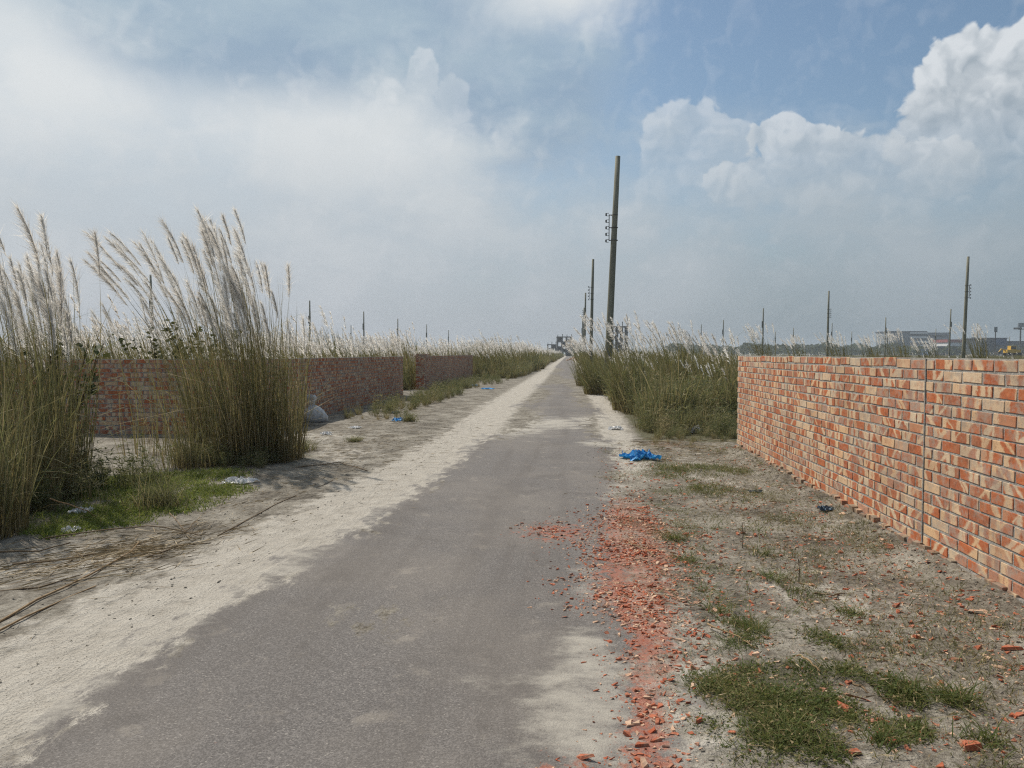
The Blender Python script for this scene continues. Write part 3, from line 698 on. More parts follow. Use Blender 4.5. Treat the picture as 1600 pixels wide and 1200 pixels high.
pole(59.8, 926, 406, 922.5, 'second concrete pole along the road, just left of the nearest one', g1)
pole(93, 914.5, 458, 913, 'third concrete pole along the road, counting from the nearest', g1)
pole(123, 912.2, 481, 911.5, 'fourth concrete pole along the road, partly behind the third', g1, detail=False)
pole(159, 910, 497, 909.8, 'farthest visible pole of the roadside row, smallest and leftmost', g1, detail=False)
g2 = 'poles in the field beyond the right wall'
pole(58, 1508.5, 402, 1504, 'tallest pole beyond the right brick wall, near the right edge', g2, 1)
pole(90, 1293, 455, 1292, 'second tallest pole beyond the right brick wall', g2, 1)
pole(125, 1191.5, 482, 1191, 'medium pole rising behind plumed grass near the wall end', g2, -1, False)
pole(168, 1129.5, 500, 1129, 'short distant pole above the thicket left of the wall end', g2, -1, False)
pole(126, 1483.5, 483, 1482.5, 'thin pole in front of the white banded building, left of the tallest pole', g2, 1, False)
pole(156, 1382.5, 496, 1382, 'thin pole at the left end of the white banded building', g2, 1, False)
for px, py, Z, lb in [(1330, 518, 230, 'small far pole midway along the top of the right wall'), (1299, 505, 200, 'small far pole just right of the second tallest field pole'), (1239, 512, 220, 'small far pole right of the medium field pole'),
                      (1211, 518, 240, 'tiny far pole right of the medium field pole'), (1095, 507, 190, 'tiny far pole above the middle of the right thicket'), (1386, 518, 210, 'tiny far pole close against the thin pole by the banded building'),
                      (1526, 505, 200, 'small far pole right of the tallest field pole'), (1461, 514, 210, 'tiny far pole in front of the banded building, right half'), (1576, 526, 260, 'tiny far pole by the yellow machine')]:
    pole(Z, px, py, px, lb, g2, -1, False)
g3 = 'poles in the field beyond the left wall'
for px, py, Z, lb in [(238, 430, 71.5, 'dark pole seen through the thin leaning grass on the left'), (485, 470, 106, 'tallest pole right of the left foreground grass'), (569, 487, 134, 'second pole right of the left foreground grass, above the long wall'),
                      (622, 498, 162, 'third pole above the end of the long left wall'), (667, 507, 194, 'fourth pole above the left wall, over the shorter wall'), (701, 516, 242, 'fifth and smallest pole of the left row'),
                      (549, 508, 198, 'short pole between the two tallest left field poles'), (185, 502, 175, 'short pole between the left foreground clumps')]:
    pole(Z, px, py, px + (3 if px == 238 else 0), lb, g3, -1, False)


# ================================================================== GRASS
class Soup:
    def __init__(s): s.V = []; s.Q = []; s.T = []; s.tint = []; s.t = []; s.n = 0
    def add(s, V, Q, T, tint, t):
        s.V.append(V); s.tint.append(tint); s.t.append(t)
        if Q is not None and len(Q): s.Q.append(Q + s.n)
        if T is not None and len(T): s.T.append(T + s.n)
        s.n += len(V)
    def arrays(s):
        return (np.concatenate(s.V), np.concatenate(s.Q) if s.Q else np.zeros((0, 4), int), np.concatenate(s.T) if s.T else np.zeros((0, 3), int), np.concatenate(s.tint), np.concatenate(s.t))
    def mesh(s, name):
        V, Q, T, ti, t = s.arrays(); return mesh(name, V, [Q, T], {'tint': ti, 't': t})
def ribbons(soup, base, h, lean, curve, droop, width, segs, tint, r=rng, taper=1.5):
    n = len(h); t = np.linspace(0, 1, segs + 1)
    P = np.zeros((n, segs + 1, 3))
    hor = lean[:, None, :] * t[None, :, None] + curve[:, None, :] * (t ** 2)[None, :, None]
    P[:, :, :2] = base[:, None, :2] + hor * h[:, None, None]
    P[:, :, 2] = base[:, None, 2] + h[:, None] * (t[None] - droop[:, None] * t[None] ** 2.2)
    a = r.uniform(0, np.pi, n); side = np.stack([np.cos(a), np.sin(a), np.zeros(n)], 1)
    w = width[:, None] * (1 - t[None] ** taper) * 0.5
    L = P - side[:, None, :] * w[:, :, None]; Rr = P + side[:, None, :] * w[:, :, None]
    V = np.stack([L[:, :-1], Rr[:, :-1]], 2).reshape(n, segs * 2, 3)
    V = np.concatenate([V, P[:, -1:, :]], 1); k = 2 * segs + 1
    off = (np.arange(n) * k)[:, None]
    Q = np.concatenate([off + np.array([[2 * i, 2 * i + 1, 2 * i + 3, 2 * i + 2]]) for i in range(segs - 1)]) if segs > 1 else None
    T = off + np.array([[2 * segs - 2, 2 * segs - 1, 2 * segs]])
    tt = np.concatenate([np.repeat(t[:-1], 2), [1.0]])
    soup.add(V.reshape(-1, 3), Q, T, np.repeat(tint, k), np.tile(tt, n))
    return P
def hairs(soup, base, dirs, length, width, tint, r=rng):
    n = len(base); a = r.normal(size=(n, 3)); s = np.cross(dirs, a); s /= np.linalg.norm(s, axis=1)[:, None] + 1e-9
    V = np.stack([base - s * width[:, None] / 2, base + s * width[:, None] / 2, base + dirs * length[:, None]], 1).reshape(-1, 3)
    soup.add(V, None, np.arange(n * 3).reshape(n, 3), np.repeat(tint, 3), np.tile([0.5, 0.5, 1.0], n))
WIND = np.array([-0.95, -0.2])
def kans(r, H, rad, nst, nlf, npl, nh, sl=3, w=1.0, wind=0.16, hair_w=0.004, plume_len=0.42, dry=0.25, hmin=0.75, spread=0.10, leafh=0.55, arch=0.5):
    """one clump of tall plumed cane grass: three soups (stems, leaves, plumes)"""
    st, lf, pl = Soup(), Soup(), Soup()
    def disc(n): a = r.uniform(0, 2 * np.pi, n); q = rad * np.sqrt(r.uniform(0, 1, n)); return np.stack([q * np.cos(a), q * np.sin(a), np.zeros(n)], 1)
    B = disc(nst); h = H * r.uniform(hmin, 0.93, nst)
    lean = B[:, :2] / max(rad, 0.1) * spread + r.normal(0, 0.035, (nst, 2)); curve = WIND[None] * wind * r.uniform(0.4, 1.4, (nst, 1)) + r.normal(0, 0.03, (nst, 2))
    P = ribbons(st, B, h, lean, curve, np.full(nst, 0.02), np.full(nst, 0.009 * w), 4, np.clip(r.normal(0.45, 0.22, nst), 0, 1), r, 6.0)
    B = disc(nlf); h = H * leafh * r.uniform(0.4, 1.25, nlf)
    a = r.uniform(0, 2 * np.pi, nlf); out = np.stack([np.cos(a), np.sin(a)], 1)
    lean = B[:, :2] / max(rad, 0.1) * spread + r.normal(0, 0.06, (nlf, 2)); curve = out * r.uniform(0.02, arch, (nlf, 1)) + WIND[None] * wind * 0.7
    ribbons(lf, B, h, lean, curve, r.uniform(0.0, 0.28, nlf), r.uniform(0.007, 0.014, nlf) * w, sl, np.clip(r.normal(dry + 0.12, 0.27, nlf), 0, 1), r)
    na = nlf // 8                                     # long arching leaves and bent dry canes
    B = disc(na); B[:, 2] = H * r.uniform(0.1, 0.45, na); a = r.uniform(0, 2 * np.pi, na); out = np.stack([np.cos(a), np.sin(a)], 1)
    ribbons(lf, B, H * r.uniform(0.25, 0.5, na), out * r.uniform(0.05, 0.3, (na, 1)), out * r.uniform(0.5, 1.3, (na, 1)) + WIND[None] * wind, r.uniform(0.25, 0.9, na), r.uniform(0.010, 0.018, na) * w, sl + 2, np.clip(r.normal(dry + 0.1, 0.25, na), 0, 1), r)
    nb = nlf // 16
    B = disc(nb); B[:, 2] = H * r.uniform(0.05, 0.4, nb); a = r.uniform(0, 2 * np.pi, nb); out = np.stack([np.cos(a), np.sin(a)], 1)
    ribbons(lf, B, H * r.uniform(0.08, 0.25, nb), out * r.uniform(0.8, 3.0, (nb, 1)), r.normal(0, 0.2, (nb, 2)), r.uniform(0.0, 0.9, nb), r.uniform(0.006, 0.011, nb) * w, sl, np.clip(r.normal(0.95, 0.1, nb), 0, 1), r, 5.0)
    nd = nlf // 3                                     # dead leaves hanging round the foot
    B = disc(nd) * 1.1; a = r.uniform(0, 2 * np.pi, nd); out = np.stack([np.cos(a), np.sin(a)], 1); B[:, 2] = r.uniform(0, 0.25 * H, nd)
    ribbons(lf, B, r.uniform(0.25, 0.7, nd) * H / 3, r.normal(0, 0.1, (nd, 2)), out * r.uniform(0.3, 1.3, (nd, 1)), r.uniform(0.4, 1.3, nd), r.uniform(0.006, 0.012, nd) * w, sl, np.clip(r.normal(0.88, 0.15, nd), 0, 1), r)
    idx = r.permutation(nst)[:npl]
    for i in idx:
        tip = P[i, -1]; d = P[i, -1] - P[i, -2]; d = d / np.linalg.norm(d); L = plume_len * r.uniform(0.65, 1.25)
        ws = np.array([WIND[0], WIND[1], -0.25]) * r.uniform(0.25, 0.8)
        s = r.uniform(0, 1, nh) ** 0.9; axis = tip[None] + (d[None] * s[:, None] + ws[None] * 0.22 * (s ** 2)[:, None]) * L - d[None] * L * 0.25
        rd = r.normal(size=(nh, 3)); D = d[None] * 0.95 + rd * 0.32 + ws[None] * 0.7; D /= np.linalg.norm(D, axis=1)[:, None]
        hairs(pl, axis, D, L * r.uniform(0.12, 0.36, nh) * (0.55 + 1.9 * s * (1 - s) + 0.15), np.full(nh, hair_w) * r.uniform(0.6, 1.3, nh), np.clip(r.normal(r.uniform(0.25, 0.75), 0.15, nh), 0, 1), r)
    return st, lf, pl
def kans_thing(x, y, label, group, seed, **kw):
    r = np.random.default_rng(seed)
    e = empty('plumed_grass_clump', (x, y, float(gz(x, y)) - 0.01), label, 'grass clump', group)
    s, l, p = kans(r, **kw)
    obj('stems', s.mesh('stems'), M['stem'], e); obj('leaves', l.mesh('leaves'), M['leaf'], e)
    if p.n: obj('plumes', p.mesh('plumes'), M['plume'], e)
    return e
gl = 'tall plumed grass on the left verge'
kans_thing(-5.45, 6.9, 'big plumed grass clump at the left edge of the picture', gl, 1, H=2.95, rad=0.46, nst=130, nlf=420, npl=56, nh=330, hair_w=0.005, plume_len=0.5, leafh=0.72, arch=0.22, wind=0.13, spread=0.13, dry=0.42, hmin=0.5)
kans_thing(-4.85, 5.6, 'bushy brown-green grass clump nearest the camera at the left edge', gl, 2, H=1.75, rad=0.42, nst=90, nlf=520, npl=0, nh=120, leafh=0.75, arch=0.3, wind=0.06, spread=0.14, dry=0.45, hmin=0.4)
kans_thing(-5.75, 7.9, 'plumed grass clump just right of the big left edge one', gl, 3, H=2.8, rad=0.32, nst=80, nlf=280, npl=26, nh=300, hair_w=0.005, plume_len=0.5, leafh=0.7, arch=0.22, wind=0.10, dry=0.45, hmin=0.5)
kans_thing(-5.30, 10.4, 'sparse plumed grass clump leaning left in front of the shaded wall', gl, 4, H=3.2, rad=0.18, nst=48, nlf=110, npl=22, nh=260, hair_w=0.005, plume_len=0.55, leafh=0.75, arch=0.2, wind=0.30, spread=0.08, dry=0.45, hmin=0.72)
kans_thing(-4.42, 9.9, 'dense tall plumed grass clump before the corner of the left wall', gl, 5, H=3.35, rad=0.40, nst=130, nlf=360, npl=58, nh=330, hair_w=0.005, plume_len=0.55, leafh=0.72, arch=0.2, wind=0.11, spread=0.09, dry=0.5, hmin=0.5)
kans_thing(-4.1, 10.2, 'thinner plumed grass clump at the right end of the left foreground grass', gl, 6, H=2.75, rad=0.34, nst=70, nlf=320, npl=14, nh=280, hair_w=0.005, plume_len=0.5, leafh=0.66, arch=0.25, wind=0.03, spread=0.12, dry=0.58, hmin=0.5)
kans_thing(-4.95, 9.5, 'low brown grass clump between the two tall left clumps', gl, 7, H=0.95, rad=0.4, nst=40, nlf=240, npl=0, nh=10, wind=0.05, spread=0.16, dry=0.5)
kans_thing(*far(228, 10.9), 'thin veil of grass stems in front of the shaded wall, left of the leaning clump', gl, 8, H=2.3, rad=0.4, nst=16, nlf=36, npl=4, nh=220, wind=0.16, spread=0.12, dry=0.5, hmin=0.75, leafh=0.6, arch=0.3)
kans_thing(*far(296, 10.6), 'loose grass clump joining the leaning clump and the dense tall clump', gl, 9, H=2.5, rad=0.28, nst=20, nlf=50, npl=5, nh=240, wind=0.16, spread=0.12, dry=0.5, hmin=0.75, leafh=0.65, arch=0.25)
gr = 'plumed grass clumps on the right verge'
k = 100
for px, Z, H, rad, lb in [(985, 19.5, 2.5, 0.45, 'tallest fan-shaped plumed grass clump right of the nearest pole'), (1062, 22, 2.45, 0.5, 'plumed grass clump in the middle of the right thicket'), (1130, 20.5, 2.0, 0.5, 'plumed grass clump by the far end of the right wall'),
                          (1098, 27, 2.3, 0.5, 'plumed grass clump at the back of the right thicket'), (935, 27, 2.0, 0.5, 'plumed grass clump directly left of the nearest pole'), (1020, 24, 2.1, 0.5, 'plumed grass clump between the two tall ones right of the pole'),
                          (918, 34, 2.2, 0.5, 'roadside grass clump left of the nearest pole and farther off')]:
    x, y = far(px, Z); k += 1
    kans_thing(x, y, lb, gr, k, H=H, rad=rad, nst=70, nlf=430, npl=24, nh=80, w=1.6, wind=0.24, hair_w=0.011, plume_len=0.42, dry=0.2, spread=0.12, sl=3, leafh=0.62)
for px, Z, H, rad, lb in [(1198, 34, 2.75, 0.35, 'plumed grass clump above the wall, right of the wall end'), (1248, 38, 2.4, 0.4, 'plumed grass clump above the wall, left of the second tallest pole'), (1312, 40, 2.55, 0.35, 'plumed grass clump above the wall, right of the second tallest pole'),
                          (1366, 40, 2.45, 0.3, 'slim plumed grass clump above the wall before the banded building'), (1408, 40, 2.75, 0.45, 'bushy grass clump hiding the left part of the banded building'), (1535, 36, 2.9, 0.3, 'plumed grass clump right of the tallest field pole'), (1458, 36, 2.2, 0.35, 'low plumed clump left of the tallest field pole')]:
    x, y = far(px, Z); k += 1
    kans_thing(x, y, lb, 'plumed grass clumps beyond the right wall', k, H=H, rad=rad, nst=70, nlf=260, npl=24, nh=50, w=2.0, wind=0.22, hair_w=0.014, plume_len=0.5, dry=0.2, leafh=0.6)

def scatter(protos, XY, sc, rot, name, matkeys, vary=0.17):
    """lay transformed copies of small clump meshes into ONE mesh per material"""
    for j, mk in enumerate(matkeys):
        S = Soup()
        which = rng.integers(len(protos), size=len(XY))
        for pi, pr in enumerate(protos):
            m_ = which == pi
            if not m_.any(): continue
            if pr[j].n == 0: continue
            V, Q, T, ti, t = pr[j].arrays(); xy = XY[m_]; s_ = sc[m_]; a = rot[m_]; n = len(xy); k = len(V)
            c, sn = np.cos(a)[:, None], np.sin(a)[:, None]
            W = np.stack([(V[None, :, 0] * c - V[None, :, 1] * sn) * s_[:, None] + xy[:, :1], (V[None, :, 0] * sn + V[None, :, 1] * c) * s_[:, None] + xy[:, 1:2], V[None, :, 2] * s_[:, None] + np.broadcast_to(gz(xy[:, 0], xy[:, 1])[:, None], (n, k))], 2)
            off = (np.arange(n) * k)[:, None, None]
            tv = np.clip(ti[None] + rng.normal(0, vary, (n, 1)), 0, 1)
            S.add(W.reshape(-1, 3), (Q[None] + off).reshape(-1, 4) if len(Q) else None, (T[None] + off).reshape(-1, 3), tv.ravel(), np.tile(t, n))
        if S.n: obj(name[j], S.mesh(name[j]), M[mk], kind='stuff')
def region(n, x0, x1, y0, y1, f=None, ypow=1.0):
    x = rng.uniform(x0, x1, n); y = y0 + (y1 - y0) * rng.uniform(0, 1, n) ** ypow
    XY = np.stack([x, y], 1)
    return XY if f is None else XY[f(x, y)]
nearp = [kans(np.random.default_rng(200 + i), 2.0, 0.35, 16, 80, (2, 3, 5, 7, 2, 4)[i], 30, 3, 2.2, 0.20, 0.02, 0.42, 0.22, leafh=0.62) for i in range(6)]
farp = [kans(np.random.default_rng(300 + i), 2.1, 0.6, 9, 40, (1, 3, 4, 5, 2, 3)[i], 16, 2, 5.5, 0.2, 0.05, 0.5, 0.22, leafh=0.66) for i in range(6)]
dullp = [kans(np.random.default_rng(250 + i), 2.0, 0.4, 12, 90, (0, 1, 3, 0, 6, 1)[i], 30, 3, 2.2, 0.16, 0.02, 0.42, (0.2, 0.4, 0.3, 0.5, 0.25, 0.35)[i], leafh=0.68) for i in range(6)]
dullf = [kans(np.random.default_rng(350 + i), 2.1, 0.6, 9, 40, (0, 0, 2, 0, 1, 0)[i], 16, 2, 5.5, 0.2, 0.05, 0.5, 0.35, leafh=0.7) for i in range(6)]
# tall field left and right, near bands then far bands
L1 = region(900, -17, -6.7, 17, 50, lambda x, y: y > 17 + 0.4 * np.maximum(0, -8 - x))
L1 = np.concatenate([L1, region(260, -7.5, -3.6, 46, 75), region(200, -15, -6.4, 14.5, 20)])
R1 = region(330, 1.5, 12, 14.5, 60, lambda x, y: (x > xr(y) + 0.75) & (x < 3.0 + 0.22 * (y - 12)) & (y > 17 - 1.2 * (x - 2)), 1.4)
R1 = R1[(R1[:, 1] > 18) | (R1[:, 0] > 2.9)]
for XY, nm, s0 in ((L1, 'left', 0.96), (R1, 'right', 0.74)):
    scatter(nearp if nm == 'left' else dullp, XY, (0.34 + 1.2 * fbm(XY[:, 0] * 0.5, XY[:, 1] * 0.5, 41)) * rng.uniform(0.75, 1.15, len(XY)) * s0 * 1.12, rng.normal(0, 0.4, len(XY)), ['field_grass', 'field_grass', 'field_plumes'], ['stem', 'leaf', 'plume'])
L2 = np.concatenate([region(1500, -45, -5, 48, 190, lambda x, y: x > -0.62 * y + 0, 1.2), region(500, -9, -3.0, 60, 320, None, 1.2)])
R2 = np.concatenate([region(600, 1.9, 13, 58, 300, None, 1.3)])
for XY in (L2, R2):
    scatter(farp if XY is L2 else dullf, XY, (0.62 + 0.7 * fbm(XY[:, 0] * 0.2, XY[:, 1] * 0.2, 43)) * rng.uniform(0.8, 1.15, len(XY)) * 1.08, rng.normal(0, 0.4, len(XY)), ['field_grass', 'field_grass', 'field_plumes'], ['stem', 'leaf', 'plume'])
# lower, sparser field beyond the right wall
R3 = region(1600, 4.5, 130, 26, 230, lambda x, y: (x > 5.0 + 0.13 * y) & (x < 0.85 * y), 1.3)
scatter(dullf, R3, rng.uniform(0.52, 0.76, len(R3)), rng.normal(0, 0.5, len(R3)), ['field_grass', 'field_grass', 'field_plumes'], ['stem', 'leaf', 'plume'])

# herb mass at the foot of the right thicket, below the left clumps, along the left verge
def weedp(i, H=0.8, n=46, w=0.016, spread=0.5):
    r = np.random.default_rng(400 + i); s = Soup(); B = np.zeros((n, 3)); B[:, :2] = r.normal(0, 0.13, (n, 2))
    a = r.uniform(0, 2 * np.pi, n); out = np.stack([np.cos(a), np.sin(a)], 1)
    P = ribbons(s, B, H * r.uniform(0.4, 1.1, n), out * r.uniform(0, 0.18, (n, 1)), out * r.uniform(0, spread, (n, 1)), r.uniform(0, 0.25, n), r.uniform(0.5, 1.2, n) * w * 0.7, 3, np.clip(r.normal(0.42, 0.27, n), 0, 1), r)
    m_ = n * 3; j = r.integers(n, size=m_); q = r.integers(1, 4, size=m_); base = P[j, q] * 1.0
    D = r.normal(size=(m_, 3)); D[:, 2] = np.abs(D[:, 2]) * 0.5; D /= np.linalg.norm(D, axis=1)[:, None]
    hairs(s, base, D, r.uniform(0.06, 0.17, m_), np.full(m_, w * 1.5), np.clip(r.normal(0.35, 0.2, m_), 0, 1), r)
    return (s,)
wp = [weedp(i) for i in range(8)]
W1 = region(520, 1.0, 3.6, 12.4, 19.5, lambda x, y: (x > xr(y) + 0.35 + 0.6 * vnoise(y * 0.9, 0 * y, 4)) & ((x < 2.62) | (y > 12.2)) & (y > 12.4 + 0.9 * vnoise(x * 1.6, 0 * x, 7)))
W1s = 0.42 + 0.85 * sstep(W1[:, 1], 12.3, 16.5) * (0.5 + 0.5 * sstep(W1[:, 0], 1.0, 1.9)); W1s *= rng.uniform(0.45, 1.25, len(W1)) * (0.45 + 1.1 * fbm(W1[:, 0] * 1.5, W1[:, 1] * 1.1, 51))
W2 = region(700, 0.9, 3.5, 19, 60, lambda x, y: x > xr(y) + 0.25 + 0.6 * vnoise(y * 0.5, 0 * y, 24), 1.3); W2s = rng.uniform(0.6, 1.1, len(W2))
W3 = region(90, -5.2, -3.9, 9.3, 10.8); W3s = rng.uniform(0.2, 0.45, len(W3))
W4 = region(260, -5.6, -3.0, 46, 120, None, 1.3); W4s = rng.uniform(0.6, 1.2, len(W4))
W5 = np.concatenate([region(70, -5.4, -4.3, 28.5, 35), region(60, -4.9, -3.9, 17, 27), region(60, -5.7, -3.4, 35, 46)]); W5s = rng.uniform(0.3, 0.62, len(W5))
W6 = region(90, -6.2, -4.75, 5.0, 8.2); W6s = rng.uniform(0.3, 0.7, len(W6))
scrub = [kans(np.random.default_rng(800 + i), 1.15, 0.22, 10, 44, 0, 5, 3, 1.7, 0.08, dry=(0.15, 0.35, 0.5, 0.7)[i % 4], leafh=0.8, hmin=0.5, spread=0.3)[:2] for i in range(8)]
G1 = region(560, 0.9, 4.2, 11.9, 24, lambda x, y: (x > xr(y) + 0.3 + 0.6 * vnoise(y * 1.1, 0 * y, 4)) & (y > 11.9 + 1.6 * vnoise(x * 2.1, 0 * x, 17)) & ((x < 2.5) | (y > 12.3)))
G1 = G1[fbm(G1[:, 0] * 1.9, G1[:, 1] * 1.4, 71) > 0.44]; W1 = W1[fbm(W1[:, 0] * 1.9, W1[:, 1] * 1.4, 73) > 0.45]; W1s = (0.25 + 0.9 * sstep(W1[:, 1], 12.3, 17.0)) * rng.uniform(0.45, 1.2, len(W1))
G1s = (0.16 + 0.95 * sstep(G1[:, 1], 12.0, 17.5)) * rng.uniform(0.5, 1.3, len(G1)) * (0.05 + 2.0 * fbm(G1[:, 0] * 0.9, G1[:, 1] * 0.6, 61))
G2 = np.concatenate([region(160, -5.2, -3.0, 44, 110, None, 1.3), region(110, -5.3, -4.0, 16, 34)]); G2s = np.concatenate([rng.uniform(0.5, 1.2, 160), rng.uniform(0.12, 0.35, 110)])
GX = np.concatenate([G1, G2]); GS = np.concatenate([G1s, G2s])
scatter(scrub, GX, GS, rng.uniform(0, 6.28, len(GX)), ['rough_grass', 'rough_grass'], ['stem', 'leaf'], 0.3)
XY = np.concatenate([W1, W2, W3, W4, W5, W6]); S_ = np.concatenate([W1s, W2s, W3s, W4s, W5s, W6s])
scatter(wp, XY, S_, rng.uniform(0, 6.28, len(XY)), ['weeds'], ['weed'], 0.3)

# ================================================================== SHORT GRASS
def turf(name, XY, hs, mat, w=0.006, spread=0.9, leafy=0.0):
    s = Soup(); n = len(XY); x, y = XY[:, 0], XY[:, 1]; B = np.concatenate([XY, gz(x, y)[:, None] - 0.004], 1)
    a = rng.uniform(0, 2 * np.pi, n); out = np.stack([np.cos(a), np.sin(a)], 1)
    patch = fbm(x * 7, y * 7, 77); hs = hs * (0.35 + 1.3 * patch); ti = np.clip(0.1 + 0.75 * fbm(x * 4, y * 4, 78) + rng.normal(0, 0.25, n) + (rng.uniform(0, 1, n) < 0.08) * 0.6, 0, 1)
    ribbons(s, B, hs, out * rng.uniform(0, 0.6, (n, 1)), out * rng.uniform(0, spread, (n, 1)), rng.uniform(0.0, 0.6, n), rng.uniform(0.5, 1.4, n) * w, 2, ti)
    if leafy:
        k = rng.uniform(0, 1, n) < leafy; m_ = int(k.sum()); D = rng.normal(size=(m_, 3)); D[:, 2] = np.abs(D[:, 2]) * 0.4; D /= np.linalg.norm(D, axis=1)[:, None]
        Bk = B[k].copy(); Bk[:, 2] += hs[k] * rng.uniform(0.2, 0.9, m_); hairs(s, Bk, D, rng.uniform(0.008, 0.022, m_), rng.uniform(0.006, 0.014, m_), ti[k])
    return obj(name, s.mesh(name), M[mat], kind='stuff')
def dens(items, n, box, p=1.0):
    x = rng.uniform(box[0], box[1], n); y = rng.uniform(box[2], box[3], n)
    d = blobsum(x, y, items) * (0.1 + 1.75 * fbm(x * 6, y * 6, 21))
    k = rng.uniform(0, 1, n) < np.clip(d - 0.12, 0, 1) * p
    return np.stack([x[k], y[k]], 1)
XY = dens(GRASS_R, 150000, (0.3, 2.5, 2.2, 12.5), 1.0); turf('short_grass', XY, rng.uniform(0.02, 0.085, len(XY)), 'turf', 0.006, 1.4, 0.3)
XY = dens(GRASS_R, 110000, (0.35, 1.5, 2.2, 4.2), 1.0); turf('short_grass', XY, rng.uniform(0.02, 0.075, len(XY)), 'turf', 0.006, 1.6, 0.5)
XY = dens(GRASS_L, 90000, (-5.6, -3.2, 5.4, 10)); turf('ground_cover', XY, rng.uniform(0.02, 0.06, len(XY)), 'cover', 0.010, 1.2, 0.5)
XY = dens(GRASS_L, 5000, (-5.6, -3.4, 5.6, 9.6)); turf('ground_cover', XY, rng.uniform(0.05, 0.2, len(XY)), 'turf', 0.007)
XY = region(90000, 0.45, 2.55, 2.3, 12.4); XY = XY[rng.uniform(0, 1, len(XY)) < 0.10 + 3.2 * np.clip(fbm(XY[:, 0] * 2.6, XY[:, 1] * 2.6, 33) - 0.46, 0, 1)]
turf('sparse_grass', XY, rng.uniform(0.015, 0.075, len(XY)), 'weed', 0.005, 1.8)
def tuft(x, y, label, group, seed, H=0.16, n=70, rad=0.06, mat='turf', w=0.005, spread=1.0):
    r = np.random.default_rng(seed); s = Soup(); B = np.zeros((n, 3)); B[:, :2] = r.normal(0, rad, (n, 2))
    a = r.uniform(0, 2 * np.pi, n); out = np.stack([np.cos(a), np.sin(a)], 1)
    ribbons(s, B, H * r.uniform(0.35, 1.15, n), out * r.uniform(0, 0.5, (n, 1)), out * r.uniform(0.05, spread, (n, 1)), r.uniform(0, 0.5, n), r.uniform(0.6, 1.3, n) * w, 3, np.clip(r.normal(0.45, 0.3, n), 0, 1), r)
    o = obj('grass_tuft', s.mesh('grass_tuft'), M[mat]); o.location = (x, y, float(gz(x, y)) - 0.005); return tag(o, label, 'grass tuft', group)
gt = 'green tufts on the right verge'
T = [(1052, 845, 0.17, 90, 'green grass tuft beside the crushed brick, level with the wall joint'), (1078, 878, 0.14, 70, 'grass tuft just below the tuft beside the crushed brick'), (1090, 903, 0.10, 60, 'low grass tuft at the right border of the crushed brick'),
     (1105, 925, 0.12, 60, 'low tuft below the low tuft bordering the crushed brick'), (1125, 958, 0.15, 80, 'straggly dark tuft above the big green patch'), (1172, 985, 0.17, 110, 'larger dark tuft directly above the big green patch'),
     (1200, 905, 0.14, 90, 'brownish tuft in the middle of the bare verge'), (1192, 868, 0.12, 50, 'thin tuft on bare soil above the brownish tuft'), (1330, 960, 0.11, 60, 'flat tuft on bare soil toward the wall foot'),
     (1310, 1055, 0.14, 70, 'tuft at the right rim of the big green patch'), (1420, 1085, 0.15, 110, 'wide flattened tuft right of the big green patch'), (1490, 1095, 0.14, 110, 'wide flattened tuft farthest right on the verge'),
     (1145, 1015, 0.10, 60, 'small tuft touching the top left of the big green patch'), (1430, 1135, 0.1, 70, 'low tuft below the wide flattened one'), (1380, 1165, 0.1, 80, 'low tuft at the lower right, among broken brick'), (1540, 1160, 0.12, 60, 'tuft at the lower right corner'),
     (1230, 960, 0.1, 30, 'wispy tuft on pale soil right of the straggly dark one'), (1118, 828, 0.1, 40, 'small yellowish tuft right of the first green tuft')]
for i, (px, py, H, n, lb) in enumerate(T):
    x, y = at(px, py); tuft(x, y, lb, gt, 500 + i, H * 0.75, int(n * 1.7), 0.035, w=0.006, spread=2.2)
x, y = at(245, 792); tuft(x, y, 'dark bushy tuft standing on the bright green patch at left', None, 540, 0.42, 330, 0.13, 'weed', 0.009, 0.4)
x, y = at(475, 705); tuft(x, y, 'dry brown tuft at the right foot of the tall left clump', None, 541, 0.34, 160, 0.08, 'leaf', 0.010, 1.6)
x, y = at(640, 660); tuft(x, y, 'dark weed tuft beside the small blue plastic scrap', None, 542, 0.3, 160, 0.08, 'weed', 0.014, 1.4)
x, y = at(555, 690); tuft(x, y, 'low weed tuft on bare soil in front of the long left wall', None, 543, 0.16, 140, 0.06, 'weed', 0.010, 2.0)
# dry upright weed stalks on the right verge
for i, (px, py, h, lb) in enumerate([(1160, 858, 0.22, 'bare upright weed stalk on the verge, nearest the brick rubble'), (1248, 905, 0.15, 'bare upright weed stalk nearer the wall')]):
    x, y = at(px, py); b = MB(); r = np.random.default_rng(560 + i)
    b.tube([(0, 0, -0.01), (0.004, 0, h * 0.5), (-0.004, 0.004, h)], [0.004, 0.003, 0.002], 6)
    for j in range(7):
        z = h * r.uniform(0.25, 1); a = r.uniform(0, 6.28); b.tube([(0, 0, z), (0.03 * math.cos(a), 0.03 * math.sin(a), z + 0.02)], [0.002, 0.001], 5)
    o = b.build('weed_stalk', M['bark'], None, (x, y, float(gz(x, y)))); tag(o, lb, 'weed')

